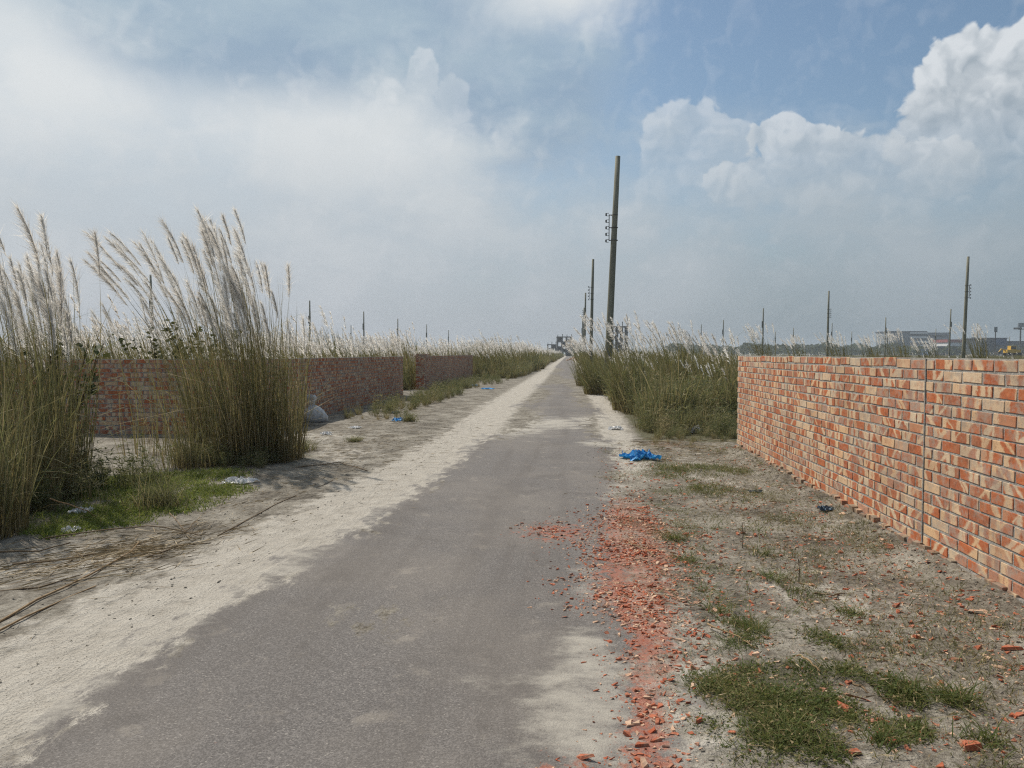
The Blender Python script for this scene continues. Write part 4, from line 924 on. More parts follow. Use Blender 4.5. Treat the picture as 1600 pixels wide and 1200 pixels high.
# ================================================================== BROKEN BRICK
def shard_geo(r, flat=0.35):
    n = r.integers(3, 7); a = np.sort(r.uniform(0, 2 * np.pi, n)); q = r.uniform(0.6, 1.0, n)
    e = r.uniform(0.82, 1.3)
    bx = np.stack([q * np.cos(a) * e, q * np.sin(a) / e], 1) * 0.5
    h = flat * r.uniform(0.6, 1.4)
    lo = np.concatenate([bx, np.full((n, 1), -0.1 * h)], 1); hi = np.concatenate([bx * r.uniform(0.6, 0.95, (n, 1)), h * r.uniform(0.55, 1.1, (n, 1))], 1)
    T = [(0, i, i + 1) for i in range(1, n - 1)]; T = [t[::-1] for t in T] + [(n, n + i, n + i + 1) for i in range(1, n - 1)]
    for i in range(n):
        j = (i + 1) % n; T += [(i, j, n + j), (i, n + j, n + i)]
    return np.concatenate([lo, hi]), np.array(T)
SH = [shard_geo(np.random.default_rng(700 + i), (0.06, 0.09, 0.13, 0.24)[i % 4]) for i in range(26)]
SHM = [[mesh('brick_fragment', V, T) for V, T in SH] for _ in range(2)]
for me in SHM[0]: me.materials.append(M['shard'])
for me in SHM[1]: me.materials.append(M['shard_pale'])
def ground_at(x, y):
    on = (x < xr(y)) & (x > xl(y))
    return np.where(on, roadz(x, y), np.maximum(gz(x, y), np.where((x > -2.7) & (x < 1.3), roadz(x, y), -9)))
def fragment(x, y, s, label, group, pale=None, tilt=0.18, idx=None):
    pale = (random.random() < 0.16) if pale is None else pale
    o = obj('brick_fragment', SHM[1 if pale else 0][random.randrange(len(SH)) if idx is None else idx]); o.location = (x, y, float(ground_at(np.array(x), np.array(y))) + s * 0.02)
    o.rotation_euler = (random.gauss(0, tilt), random.gauss(0, tilt), random.uniform(0, 6.28)); o.scale = (s, s, s * random.uniform(0.7, 1.1)); return tag(o, label, 'brick piece', group)
def rubble(name, n, sampler, s0, s1, mat):
    XY = sampler(n); n = len(XY); Vs, Ts, k = [], [], 0
    s = s0 * (s1 / s0) ** (rng.uniform(0, 1, n) ** 1.7)
    z = ground_at(XY[:, 0], XY[:, 1])
    for i in range(n):
        V, T = SH[rng.integers(len(SH))]; a = rng.uniform(0, 6.28); c, sn = math.cos(a), math.sin(a); tx, ty = rng.normal(0, 0.22, 2)
        W = np.stack([V[:, 0] * c - V[:, 1] * sn, V[:, 0] * sn + V[:, 1] * c, V[:, 2] + V[:, 0] * tx + V[:, 1] * ty], 1) * s[i]
        W += (XY[i, 0], XY[i, 1], z[i] + s[i] * 0.03); Vs.append(W); Ts.append(T + k); k += len(V)
    return obj(name, mesh(name, np.concatenate(Vs), np.concatenate(Ts)), M[mat], kind='stuff')
def redsamp(n, soft=1.0):
    x = rng.uniform(-0.7, 2.5, n * 14); y = rng.uniform(2.2, 8.8, n * 14)
    a0, a1 = np.interp(y, *RL), np.interp(y, *RR); q = np.exp(-(((x - (a0 + a1) / 2) / (a1 - a0) * 1.25) ** 2)) * sstep(y, 1.4, 2.6) * (1 - sstep(y, 7.0, 8.6))
    d = np.maximum(q, 0.8 * zone_red(x, y) ** 2) * sstep(fbm(x * 2.6, y * 2.6, 8), 0.22, 0.62)
    k = rng.uniform(0, 1, n * 14) < d ** 1.2; return np.stack([x[k], y[k]], 1)[:n]
def vergesamp(n):
    x = rng.uniform(0.4, 2.58, n * 3); y = rng.uniform(2.2, 11.8, n * 3); d = fbm(x * 2.3, y * 2.3, 15); k = rng.uniform(0, 1, n * 3) < sstep(d, 0.30, 0.62) * np.clip(1.4 - y / 10 + 0.4 * (x > 2.2), 0.1, 1); return np.stack([x[k], y[k]], 1)[:n]
rubble('brick_rubble', 9500, redsamp, 0.004, 0.05, 'shard'); rubble('brick_rubble', 3800, redsamp, 0.004, 0.05, 'shard_pale')
rubble('brick_rubble', 6000, vergesamp, 0.005, 0.055, 'shard'); rubble('brick_rubble', 2600, vergesamp, 0.005, 0.05, 'shard_pale')
def pebbles(n):
    x = rng.uniform(0.3, 2.6, n); y = rng.uniform(2.2, 12, n); return np.stack([x, y], 1)
rubble('soil_crumbs', 5000, pebbles, 0.006, 0.028, 'clod')
def footsamp(n):
    y = rng.uniform(2.5, 11.5, n); x = 2.56 - np.abs(rng.normal(0, 0.28, n)); return np.stack([x, y], 1)
rubble('soil_crumbs', 2600, footsamp, 0.008, 0.04, 'clod')
def leftsamp(n):
    y = rng.uniform(3, 16, n); x = xl(y) - 0.2 - np.abs(rng.normal(0, 1.1, n)); return np.stack([x, y], 1)
rubble('soil_crumbs', 3500, leftsamp, 0.006, 0.03, 'clod')
# the pieces one can pick out
gA = 'broken brick pieces strewn in the red rubble strip'
def stretch(y): return 'nearest the camera' if y < 3.0 else 'by the big green patch' if y < 3.8 else 'in its middle stretch' if y < 4.8 else 'in its widest stretch' if y < 5.8 else 'in its far stretch' if y < 6.8 else 'at its far tip'
def sized(s_): return 'tiny ' if s_ < 0.042 else 'small ' if s_ < 0.056 else 'larger '
for x, y in redsamp(110):
    pl = random.random() < 0.22; q = random.uniform(0.03, 0.07); mid_ = (np.interp(y, *RL) + np.interp(y, *RR)) / 2
    fragment(x, y, q, sized(q) + ('pale' if pl else 'red') + ' brick chip, ' + ('road' if x < mid_ else 'wall') + ' side of the rubble strip, ' + stretch(y), gA, pl, 0.1)
gB = 'broken brick pieces scattered on the bare right verge'
def band_(y): return 'in the near foreground' if y < 3.0 else 'by the big green patch' if y < 3.8 else 'short of the wall joint' if y < 5.2 else 'level with the wall joint' if y < 6.4 else 'beyond the wall joint' if y < 8.5 else 'toward the far wall end'
for x, y in vergesamp(125):
    pl = random.random() < 0.25; q = random.uniform(0.03, 0.08)
    if x > 0.75: fragment(x, y, q, sized(q) + ('pale' if pl else 'red') + ' brick chip, ' + ('wall' if x > 1.7 else 'road') + ' half of the bare verge, ' + band_(y), gB, pl, 0.1)
gC = 'brick pieces lying along the foot of the right wall'
for i in range(34):
    y = random.uniform(3.4, 8.5); pl = random.random() < 0.25; q = random.uniform(0.035, 0.09)
    fragment(2.50 - abs(random.gauss(0, 0.16)), y, q, sized(q) + ('pale' if pl else 'red') + ' brick piece by the right wall foot, ' + band_(y), gC, pl, 0.15)
for px, py, s, lb, pl in [(905, 877, 0.055, 'lone brick piece on the asphalt left of the rubble strip', False), (910, 907, 0.05, 'lone dark brick piece on the asphalt just below another', False), (880, 972, 0.09, 'small heap-like brick lump on the asphalt edge, farther out than the strip', False),
                          (912, 1040, 0.035, 'small brick crumb alone on the dusty road edge', False), (951, 930, 0.085, 'pale square brick piece on top of the rubble strip', True), (1057, 1146, 0.07, 'pale broken brick piece left of the big green patch', True),
                          (920, 1185, 0.15, 'large brown brick piece at the very bottom of the picture', False), (1060, 1005, 0.07, 'flat cream brick piece at the right border of the rubble strip', True), (1163, 1007, 0.07, 'flat oblong cream brick piece above the big green patch', True),
                          (1145, 997, 0.075, 'orange brick lump above the big green patch', False), (1176, 1115, 0.045, 'orange brick piece with a pale side lying in the big green patch', False), (1335, 1100, 0.13, 'large orange brick piece at the right rim of the green patch', False),
                          (1322, 1110, 0.10, 'flat red brick slab leaning on the large orange piece', False), (1367, 1130, 0.09, 'flat red brick slab below the large orange piece', False), (1405, 1168, 0.10, 'flat red brick piece near the bottom right', False),
                          (1515, 1170, 0.12, 'large orange brick piece in the lower right corner', False), (1525, 965, 0.16, 'half brick with a pale end standing by the wall foot', True), (1580, 1015, 0.14, 'heap of red brick shards by the wall at the right edge', False),
                          (1500, 1030, 0.12, 'flat heap of red shards in front of the half brick', False), (1440, 1085, 0.05, 'white-tipped brick chip beside the flattened tuft', True)]:
    x, y = at(px, py); fragment(x, y, s, lb, 'single brick pieces that stand out', pl)
# rubble heap far along the right road edge
hx, hy = far(903, 150)
b = MB(); r = np.random.default_rng(9)
for i in range(60):
    a, q = r.uniform(0, 6.28), r.uniform(0, 1); V, T = SH[r.integers(len(SH))]; b.add(V * r.uniform(0.3, 0.7) + (1.6 * q * math.cos(a), 1.6 * q * math.sin(a), 0.7 * (1 - q)), [tuple(t) for t in T])
o = b.build('rubble_heap', M['shard_pale'], None, (hx - 0.8, hy, 0)); tag(o, 'pale rubble heap far down the right road edge', 'rubble heap'); o['kind'] = 'stuff'

# ================================================================== DRY CANES AND STRAW
def cane(pts, rad, label, group, mat='straw_c'):
    p = [np.array((*at(px, py), 0.0)) + (0, 0, h) for px, py, h in pts]
    for q in p: q[2] += float(ground_at(np.array(q[0]), np.array(q[1]))) + rad
    p = np.array(p); o0 = p[0].copy(); t = np.linspace(0, 1, 9); tt = np.linspace(0, 1, len(p))
    P = np.stack([np.interp(t, tt, p[:, i]) for i in range(3)], 1) - o0; P[1:-1] += rng.normal(0, 0.006, (7, 3)) * (1, 1, 0.4)
    b = MB(); b.tube(P, np.linspace(rad, rad * 0.55, 9), 6); o = b.build('dry_cane', M[mat], None, tuple(o0), True); return tag(o, label, 'cane', group)
M['straw_c'] = mat_noise('dry cane', (0.19, 0.12, 0.06), (0.29, 0.20, 0.11), 18, 0.75, 0.2, 0.004)
M['straw_d'] = mat_noise('dark dry cane', (0.11, 0.075, 0.045), (0.20, 0.14, 0.08), 18, 0.8, 0.2, 0.004)
gc = 'dry canes on the left verge'
cane([(-30, 990, 0), (60, 945, 0), (140, 905, 0.01), (205, 868, 0.02), (218, 850, 0.02)], 0.008, 'long thick tan cane running from the left edge to the brush heap', gc)
cane([(-20, 1000, 0), (60, 958, 0), (150, 918, 0.0)], 0.007, 'thin tan cane lying right below the long thick one', gc)
cane([(-30, 928, 0), (60, 922, 0.0), (130, 905, 0.01)], 0.006, 'reddish cane at the left edge above the long thick one', gc, 'straw_d')
cane([(20, 885, 0.02), (90, 882, 0.02), (150, 872, 0.02)], 0.008, 'grey cane in the shade above the reddish cane', gc, 'straw_d')
cane([(70, 848, 0.02), (160, 842, 0.06), (240, 838, 0.08), (315, 840, 0.01)], 0.006, 'dark cane lying level along the rim of the green patch', gc, 'straw_d')
cane([(265, 815, 0.08), (290, 838, 0.03), (312, 818, 0.05)], 0.005, 'forked twig right of the brush heap', gc, 'straw_d')
cane([(230, 872, 0), (280, 853, 0), (330, 848, 0)], 0.006, 'thin brown cane right of the brush heap', gc, 'straw_d')
cane([(0, 870, 0.02), (60, 868, 0.03), (110, 858, 0.04)], 0.008, 'shaded cane at the foot of the left edge grass', gc, 'straw_d')
cane([(80, 840, 0.3), (130, 825, 0.15), (150, 818, 0.05)], 0.006, 'thin curved cane leaning over the green patch', gc, 'straw_c')
cane([(340, 838, 0), (430, 790, 0), (520, 750, 0)], 0.005, 'long thin cane lying in the wheel track', gc, 'straw_d')
cane([(470, 728, 0), (530, 722, 0.01), (575, 738, 0)], 0.008, 'dark cane on the sand right of the tall left clump', gc, 'straw_d')
cane([(1105, 985, 0.02), (1150, 1005, 0.02), (1185, 1022, 0.01)], 0.005, 'pale straight stalk lying above the big green patch', None, 'straw_c')
cane([(1248, 1032, 0.01), (1265, 1045, 0.02), (1282, 1058, 0.01)], 0.006, 'short pale stalk at the upper right of the green patch', None, 'straw_c')
cane([(982, 855, 0.02), (1010, 866, 0.02), (1022, 876, 0.02)], 0.004, 'thin pale stalk lying on the red rubble', None, 'straw_c')
cane([(1270, 928, 0.0), (1300, 932, 0.01), (1320, 928, 0.0)], 0.006, 'dark stick on the bare verge soil', None, 'straw_d')
cane([(1330, 1068, 0.0), (1355, 1085, 0.01), (1375, 1088, 0.0)], 0.006, 'dark stick right of the big green patch', None, 'straw_d')
def straw(name, cx, cy, sx, sy, n, L, ang, mat='straw'):
    s = Soup(); B = np.stack([rng.normal(cx, sx, n), rng.normal(cy, sy, n), np.zeros(n)], 1); B[:, 2] = ground_at(B[:, 0], B[:, 1]) + np.abs(rng.normal(0.012, 0.018, n))
    a = rng.normal(ang, 0.55, n); D = np.stack([np.cos(a), np.sin(a), rng.normal(0, 0.06, n)], 1); D /= np.linalg.norm(D, axis=1)[:, None]
    hairs(s, B, D, L * rng.uniform(0.3, 1.2, n), rng.uniform(0.004, 0.009, n), rng.uniform(0, 1, n)); hairs(s, B, -D, L * rng.uniform(0.2, 0.8, n), rng.uniform(0.004, 0.009, n), rng.uniform(0, 1, n))
    return obj(name, s.mesh(name), M[mat], kind='stuff')
x, y = at(200, 862); straw('straw_litter', x, y, 0.24, 0.28, 380, 0.20, 1.0)
x, y = at(80, 890); straw('straw_litter', x, y, 0.40, 0.25, 300, 0.18, 0.9)
x, y = at(300, 840); straw('straw_litter', x, y, 0.25, 0.35, 130, 0.14, 1.3)
straw('straw_litter', -3.2, 8.0, 0.22, 1.6, 260, 0.12, 1.5)
straw('straw_litter', -3.6, 11.5, 0.8, 1.8, 700, 0.12, 0.6)
straw('straw_litter', -4.4, 19, 0.6, 3.5, 700, 0.16, 0.8)
straw('straw_litter', 1.6, 5.0, 0.5, 2.0, 2400, 0.05, 0.8)
straw('straw_litter', 1.9, 9.5, 0.45, 1.8, 600, 0.08, 0.6)
straw('straw_litter', 1.9, 12.2, 0.6, 0.5, 420, 0.2, 0.3)
# ================================================================== LITTER
def crumple(name, px, py, w, d, h, mat, label, seed, rz=0.0, n=17, sharp=1.0):
    """a crumpled, folded piece of plastic film lying on the ground"""
    r = np.random.default_rng(seed); u = np.linspace(-1, 1, n); U, Vv = np.meshgrid(u, u); U = U.ravel(); Vv = Vv.ravel()
    f = lambda s, k: fbm(U * s + seed, Vv * s + seed * 0.37, k, 3) - 0.47
    ridge = 0.5 - np.abs(f(2.4, 5)) * 3.2; edge = 1 - np.maximum(np.abs(U), np.abs(Vv)) ** 3
    x = (U * (0.75 + 0.9 * f(1.3, 1)) + 0.45 * f(3, 2)) * w / 2; y = (Vv * (0.75 + 0.9 * f(1.3, 3)) + 0.45 * f(3, 4)) * d / 2
    z = h * np.clip(0.15 + ridge * 0.6 * (0.3 + 0.7 * edge) + 0.7 * f(5, 6) * sharp, 0.01, None)
    i = np.arange(n * n).reshape(n, n); F = np.stack([i[:-1, :-1].ravel(), i[:-1, 1:].ravel(), i[1:, 1:].ravel(), i[1:, :-1].ravel()], 1)
    px_, py_ = at(px, py); o = obj(name, mesh(name, np.stack([x, y, z], 1), F), M[mat]); o.location = (px_, py_, float(ground_at(np.array(px_), np.array(py_))) + 0.004); o.rotation_euler = (0, 0, rz)
    return tag(o, label, 'plastic litter')
crumple('plastic_sheet', 1000, 718, 0.62, 0.62, 0.26, 'blue', 'bright blue crumpled plastic sheet at the right road edge', 3, 0.3, 21)
crumple('plastic_sheet', 622, 657, 0.36, 0.4, 0.16, 'blue', 'small blue plastic scrap by the weeds near the long left wall', 5)
crumple('plastic_sheet', 618, 648, 0.2, 0.25, 0.16, 'darkblue', 'dark blue plastic scrap just behind the small blue one', 6)
crumple('plastic_sheet', 735, 603, 0.9, 1.2, 0.13, 'blue', 'pale blue plastic strip in the grass by the shorter left wall', 7)
crumple('plastic_sheet', 762, 608, 0.6, 0.8, 0.10, 'blue', 'blue plastic strip nearest the road by the shorter left wall', 8)
crumple('plastic_sheet', 1290, 801, 0.20, 0.16, 0.08, 'darkblue', 'dark blue crumpled film at the foot of the right wall', 9, 0.5)
crumple('plastic_bag', 511, 679, 0.24, 0.26, 0.13, 'white', 'small white plastic bag on the soil right of the tall left clump', 10)
crumple('plastic_bag', 555, 668, 0.3, 0.3, 0.09, 'white', 'flat white plastic scrap before the long left wall', 11)
crumple('plastic_sheet', 372, 756, 0.44, 0.30, 0.13, 'white', 'white translucent film at the far tip of the green patch', 12, 0.2)
crumple('plastic_bag', 110, 832, 0.18, 0.2, 0.10, 'white', 'small white film at the lower left of the green patch', 13)
crumple('plastic_bag', 128, 803, 0.22, 0.2, 0.12, 'white', 'crumpled white bag on the upper left of the green patch', 14)
crumple('plastic_bag', 1085, 676, 0.36, 0.4, 0.32, 'white', 'white plastic bag caught in the right thicket', 15)
crumple('plastic_bag', 962, 672, 0.4, 0.4, 0.14, 'white', 'dusty white rag at the left foot of the right thicket', 16)
crumple('plastic_sheet', 1180, 770, 0.18, 0.14, 0.05, 'darkblue', 'flat dark scrap on bare soil near the wall', 17)
# woven sack with its neck tied up
sx_, sy_ = at(492, 660)
sk = empty('tied_sack', (sx_, sy_, 0), 'pale woven sack with a tied neck leaning by the long left wall', 'sack')
def lathe(prof, k, sq, lump, seed, off=(0, 0)):
    th = np.linspace(0, 2 * np.pi, k, endpoint=False); V = []; m_ = len(prof)
    for i, (rr, z) in enumerate(prof):
        wob = 1 + lump * (fbm(np.cos(th) * 2 + 5 + z * 3, np.sin(th) * 2 + z * 4, seed) - 0.47) * 2
        V.append(np.stack([rr * wob * np.cos(th) + off[0] * z, rr * wob * np.sin(th) * sq + off[1] * z, np.full(k, z)], 1))
    i = np.arange(m_ * k).reshape(m_, k); F = np.stack([i[:-1], np.roll(i[:-1], -1, 1), np.roll(i[1:], -1, 1), i[1:]], 2).reshape(-1, 4)
    return np.concatenate(V), F
V, F = lathe([(0.01, 0.0), (0.20, 0.0), (0.25, 0.04), (0.265, 0.12), (0.25, 0.2), (0.20, 0.28), (0.12, 0.34), (0.05, 0.38)], 20, 0.75, 0.5, 4, (-0.1, 0)); obj('sack_body', mesh('sack_body', V, F, smooth=True), M['sack'], sk)
V, F = lathe([(0.05, 0.375), (0.045, 0.40), (0.075, 0.46), (0.10, 0.54), (0.085, 0.60), (0.06, 0.59), (0.03, 0.48)], 16, 0.5, 1.0, 8, (-0.15, 0)); obj('sack_neck', mesh('sack_neck', V, F, smooth=True), M['sack'], sk)

# ================================================================== LEAFY SHRUBS BEHIND THE LEFT CLUMPS
def shrub(px, Z, h, wd, n, label, seed):
    x, y = far(px, Z); e = empty('leafy_shrub', (x, y, 0), label, 'shrub', 'broad-leaved shrubs among the left grass'); r = np.random.default_rng(seed)
    b = MB(); tips = []
    for i in range(9):
        tx, ty = r.uniform(-wd, wd), r.uniform(-0.3, 0.3); hh = h * r.uniform(0.78, 1.02); P = [(tx * 0.15, ty * 0.3, 0), (tx * 0.4, ty * 0.6, hh * 0.5), (tx, ty, hh)]
        b.tube(P, [0.014, 0.010, 0.004], 5); tips.append(P)
    b.build('stem', M['bark'], e); s = Soup()
    base = []; 
    for i in range(n):
        P = tips[r.integers(9)]; t = r.uniform(0.55, 1.0); a = np.array(P[1]) * (1 - t) * 2 + np.array(P[2]) * (2 * t - 1); base.append(a + r.normal(0, 0.03, 3))
    base = np.array(base); D = r.normal(size=(n, 3)); D[:, 2] = np.abs(D[:, 2]) * 0.3; D /= np.linalg.norm(D, axis=1)[:, None]
    Ln = r.uniform(0.07, 0.14, n); q = r.normal(size=(n, 3)); S2 = np.cross(D, q); S2 /= np.linalg.norm(S2, axis=1)[:, None]
    c1 = base + D * (Ln * 0.45)[:, None]; W = (Ln * 0.34)[:, None] * S2
    Vq = np.stack([base, c1 - W, base + D * Ln[:, None], c1 + W], 1).reshape(-1, 3); s.add(Vq, np.arange(n * 4).reshape(n, 4), None, np.repeat(r.uniform(0, 1, n), 4), np.ones(n * 4))
    obj('leaves', s.mesh('leaves'), M['broad'], e)
shrub(330, 14.2, 2.1, 0.9, 260, 'dark broad-leaved shrub inside the dense tall left clump', 31)
shrub(250, 14.3, 2.02, 0.8, 200, 'dark broad-leaved shrub behind the sparse leaning grass', 32)
shrub(90, 8.6, 1.95, 0.7, 190, 'dark broad-leaved shrub inside the left edge grass', 33)

# ================================================================== FAR BUILDINGS AND TREES
def frame_building(px, Z, wpx, hpx, nx, nfl, label, seed, rebar=True):
    x, y = far(px, Z); w = wpx / FPX * Z; h = CAMH + hpx / FPX * Z; d = w * 0.9; e = empty('concrete_frame_building', (x, y, 0), label, 'building', None, YAW); fh = h / nfl
    for f in range(nfl):
        b = MB(); b.box(-w / 2 - 0.2, w / 2 + 0.2, -d / 2, d / 2, (f + 1) * fh - 0.45, (f + 1) * fh); b.build('floor_slab', M['conc'], e)
        for i in range(nx):
            for j in range(3):
                cx = -w / 2 + 0.3 + (w - 0.6) * i / (nx - 1); cy = -d / 2 + 0.3 + (d - 0.6) * j / 2
                b = MB(); b.box(cx - 0.27, cx + 0.27, cy - 0.27, cy + 0.27, f * fh, (f + 1) * fh - 0.45); b.build('column', M['conc'], e)
    r = np.random.default_rng(seed)
    for f in range(nfl):
        for i in range(nx - 1):
            if r.random() < 0.45:
                a0 = -w / 2 + 0.6 + (w - 0.6) * i / (nx - 1); a1 = -w / 2 + (w - 0.6) * (i + 1) / (nx - 1)
                b = MB(); b.box(a0, a1, d / 2 - 0.5, d / 2 - 0.3, f * fh, f * fh + (fh - 0.45) * r.choice([0.55, 1.0])); b.build('infill_panel', M['darkclad'], e)
    if rebar:
        for i in range(nx):
            cx = -w / 2 + 0.3 + (w - 0.6) * i / (nx - 1); b = MB(); b.box(cx - 0.16, cx + 0.16, -d / 2 + 0.1, -d / 2 + 0.42, h, h + r.uniform(0.8, 2.0)); b.build('rebar_stub', M['iron'], e)
    return e
frame_building(881.5, 400, 23, 26, 4, 4, 'unfinished concrete frame building at the far end of the road', 1)
frame_building(862, 430, 14, 14, 3, 3, 'lower unfinished concrete building left of the road-end frame', 2)
frame_building(967, 330, 24, 42, 4, 5, 'unfinished concrete frame rising behind the nearest pole', 3)
frame_building(690, 420, 6, 17, 2, 2, 'tiny unfinished block above the shorter left wall', 4, False)
def block(name, px0, px1, Z, top, d, mat, label, bands=None, roof=None, h0=0.0):
    w = (px1 - px0) / FPX * Z; x, y = far((px0 + px1) / 2, Z); h = up(top, Z); e = empty(name, (x, y, 0), label, 'building', None, YAW)
    b = MB(); b.box(-w / 2, w / 2, 0, d, 0, h); b.build('wall', M[mat], e)
    if bands:
        n_, mb_, x0f, x1f = bands; fh = (h - 1) / n_
        for i in range(n_):
            z = 1.2 + fh * (i + 0.55); b = MB(); b.box(w * (x0f - 0.5), w * (x1f - 0.5), -0.8, 0.05, z, z + fh * 0.42); b.build('balcony_band', M[mb_], e)
            b = MB(); b.box(w * (x0f - 0.5) + 0.3, w * (x1f - 0.5) - 0.3, -0.12, 0.02, z - fh * 0.5, z - 0.1); b.build('window_strip', M['glassdark'], e)
    if roof:
        b = MB(); b.box(-w / 2 - 0.6, w / 2 + 0.6, -0.6, d + 0.6, h + 0.01, h + roof[1]); b.build('roof', M[roof[0]], e)
    return e
block('office_building', 1388, 1446, 620, 519, 22, 'facade', 'far multi-storey building with white horizontal bands', (5, 'wallpaint', 0.55, 1.03), ('darkclad', 0.8))
block('office_building', 1445, 1482, 640, 521, 22, 'facade', 'grey stepped wing right of the white banded building', (5, 'facade', 0.0, 0.95), ('darkclad', 0.7))
block('warehouse', 1480, 1528, 560, 535, 18, 'wallpaint', 'long low hall with a red roof right of the banded building', None, ('redroof', 2.2))
block('warehouse', 1452, 1530, 520, 542, 15, 'bluewall', 'low dark blue shed in front of the red roofed hall', (1, 'bluewall', 0.1, 0.9), ('darkclad', 0.5))
block('warehouse', 1532, 1572, 480, 529, 20, 'darkclad', 'dark blue building right of the tallest field pole', (1, 'bluewall', 0.5, 0.95), ('darkclad', 0.5))
block('warehouse', 1572, 1640, 520, 534, 20, 'bluewall', 'dark low building at the right edge behind the mast', (2, 'darkclad', 0.1, 0.9), ('darkclad', 0.5))
block('warehouse', 1270, 1372, 700, 545, 20, 'facade', 'far low grey sheds midway along the skyline', (1, 'wallpaint', 0.6, 0.9), ('darkclad', 0.6))
# floodlight mast and sign boards
def mast(px, Z, top, label, board):
    x, y = far(px, Z); h = up(top, Z); e = empty('floodlight_mast', (x, y, 0), label, 'mast', None, YAW)
    b = MB(); b.tube([(0, 0, 0), (0, 0, h)], [0.5, 0.3], 8); b.build('shaft', M['iron'], e)
    for i in range(3 if board else 1):
        a = i * 2.1; b = MB(); b.tube([(0, 0, h * 0.86), (math.cos(a) * 3.2, math.sin(a) * 1.5, h * 0.9)], 0.15, 6); b.build('arm', M['iron'], e)
        b = MB(); c = (math.cos(a) * 3.2, math.sin(a) * 1.5); b.box(c[0] - 1.4, c[0] + 1.4, c[1] - 0.3, c[1] + 0.3, h * 0.88, h * 0.94); b.build('lamp_panel', M['iron'], e)
    if board: b = MB(); b.box(-1.6, 4.2, -0.4, 0.2, h * 0.96, h * 1.09); b.build('board', M['facade'], e)
mast(1593, 420, 509, 'tall floodlight mast with a board at the right edge', True)
x, y = far(1554, 300); e = empty('sign_post', (x, y, 0), 'slim post with a small tilted board right of the tallest pole', 'sign', None, YAW)
b = MB(); b.tube([(0, 0, 0), (0, 0, up(516, 300))], 0.18, 6); b.build('post', M['iron'], e)
b = MB(); b.box(-0.6, 0.7, -0.1, 0.1, up(519, 300), up(511, 300)); q = b.build('board', M['facade'], e)
def tower(px, Z, top, label):
    x, y = far(px, Z); h = up(top, Z); e = empty('power_pylon', (x, y, 0), label, 'pylon', None, YAW)
    for s in (-1, 1): b = MB(); b.tube([(s * 1.4, 0, 0), (s * 0.3, 0, h)], 0.16, 5); b.build('leg', M['iron'], e)
    for t in (0.72, 0.84, 0.96): b = MB(); b.box(-3.2 + 2 * t, 3.2 - 2 * t, -0.12, 0.12, h * t - 0.12, h * t + 0.12); b.build('cross_arm', M['iron'], e)
tower(1353, 520, 528, 'small crossed-arm power pylon on the skyline left of the banded building')
tower(1520, 480, 522, 'small power pylon over the red roofed hall')
# yellow loader
x, y = far(1578, 230); e = empty('yellow_loader', (x, y, 0.9), 'yellow earth-moving machine just above the wall near the right edge', 'machine', None, YAW)
b = MB(); b.box(-1.6, 2.6, -1, 1, 0.7, 1.7); b.build('body', M['yellow'], e)
b = MB(); b.box(-0.4, 1.3, -0.8, 0.8, 1.7, 2.9); cb = b.build('cab', M['yellow'], e)
b = MB(); b.box(-0.25, 1.15, -0.83, -0.8, 1.9, 2.7); b.build('cab_window', M['glassdark'], cb)
b = MB(); b.tube([(-1.4, 0, 1.5), (-2.8, 0, 1.9), (-3.6, 0, 0.9)], 0.22, 6); b.build('arm', M['yellow'], e)
b = MB(); b.box(-4.3, -3.5, -1.1, 1.1, 0.4, 1.1); b.build('bucket', M['iron'], e)
for wx in (-1.0, 2.0):
    for wy in (-1.0, 1.0): b = MB(); b.tube([(wx, wy - 0.25, 0), (wx, wy + 0.25, 0)], 0.85, 14); b.build('wheel', M['tyre'], e)
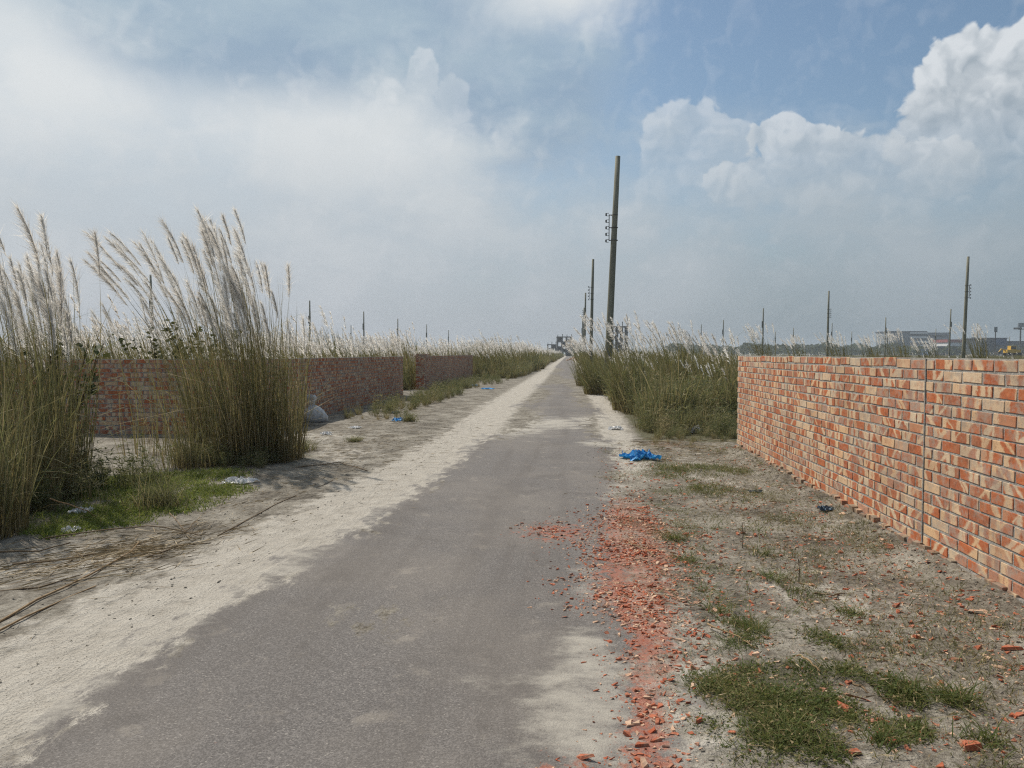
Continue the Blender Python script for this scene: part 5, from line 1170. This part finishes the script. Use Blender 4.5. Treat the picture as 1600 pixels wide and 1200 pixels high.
# sand mound just beyond the wall
x, y = far(1518, 62); V, F = lathe([(1.15, 0.0), (0.95, 0.75), (0.8, 1.1), (0.55, 1.32), (0.02, 1.42)], 20, 0.8, 0.35, 3)
o = obj('sand_mound', mesh('sand_mound', V, F, smooth=True), M['mortar']); o.location = (x, y, 0); tag(o, 'pale mound showing just above the wall by the tallest pole', 'mound')
# tree belt on the skyline: reads as one mass
s = Soup()
def belt(px0, px1, Z, top0, top1, n):
    px = rng.uniform(px0, px1, n); Zz = rng.uniform(Z * 0.9, Z * 1.15, n); cx = (px - 800) / FPX * Zz
    hh = (CAMH + (552 - (top0 + (top1 - top0) * fbm(px * 0.06, px * 0 + 3, 5, 4) * 1.05)) / FPX * Z); z = rng.uniform(0.1, 1, n) ** 0.8 * hh
    X = cx * math.cos(YAW) - Zz * math.sin(YAW); Y = cx * math.sin(YAW) + Zz * math.cos(YAW); c = np.stack([X, Y, z], 1)
    A = rng.normal(size=(n, 3)); A /= np.linalg.norm(A, axis=1)[:, None]; B_ = np.cross(A, rng.normal(size=(n, 3))); B_ /= np.linalg.norm(B_, axis=1)[:, None]; k = rng.uniform(0.5, 1.4, n)[:, None] * Z / 500
    V = np.stack([c - A * k, c - B_ * k * 0.7, c + A * k, c + B_ * k * 0.7], 1).reshape(-1, 3); s.add(V, np.arange(n * 4).reshape(n, 4), None, np.repeat(rng.uniform(0, 1, n), 4), np.ones(n * 4))
belt(1040, 1400, 620, 546, 534, 9000); belt(1400, 1640, 560, 548, 538, 5000); belt(884, 912, 480, 548, 530, 1200); belt(560, 880, 620, 550, 543, 5000); belt(-40, 560, 620, 549, 540, 9000)
obj('tree_belt', s.mesh('tree_belt'), M['treeleaf'], kind='stuff')

# ================================================================== HAZE
m, n = material('thin warm-season haze')
pv = n.new('ShaderNodeVolumePrincipled', {'Color': (0.80, 0.88, 0.96), 'Density': 0.0004, 'Anisotropy': 0.2})
out = n.new('ShaderNodeOutputMaterial'); n.l.new(pv.outputs[0], out.inputs['Volume'])
b = MB(); b.box(-3900, 3900, -900, 4600, -1.5, 21); o = b.build('haze', m); o['kind'] = 'stuff'
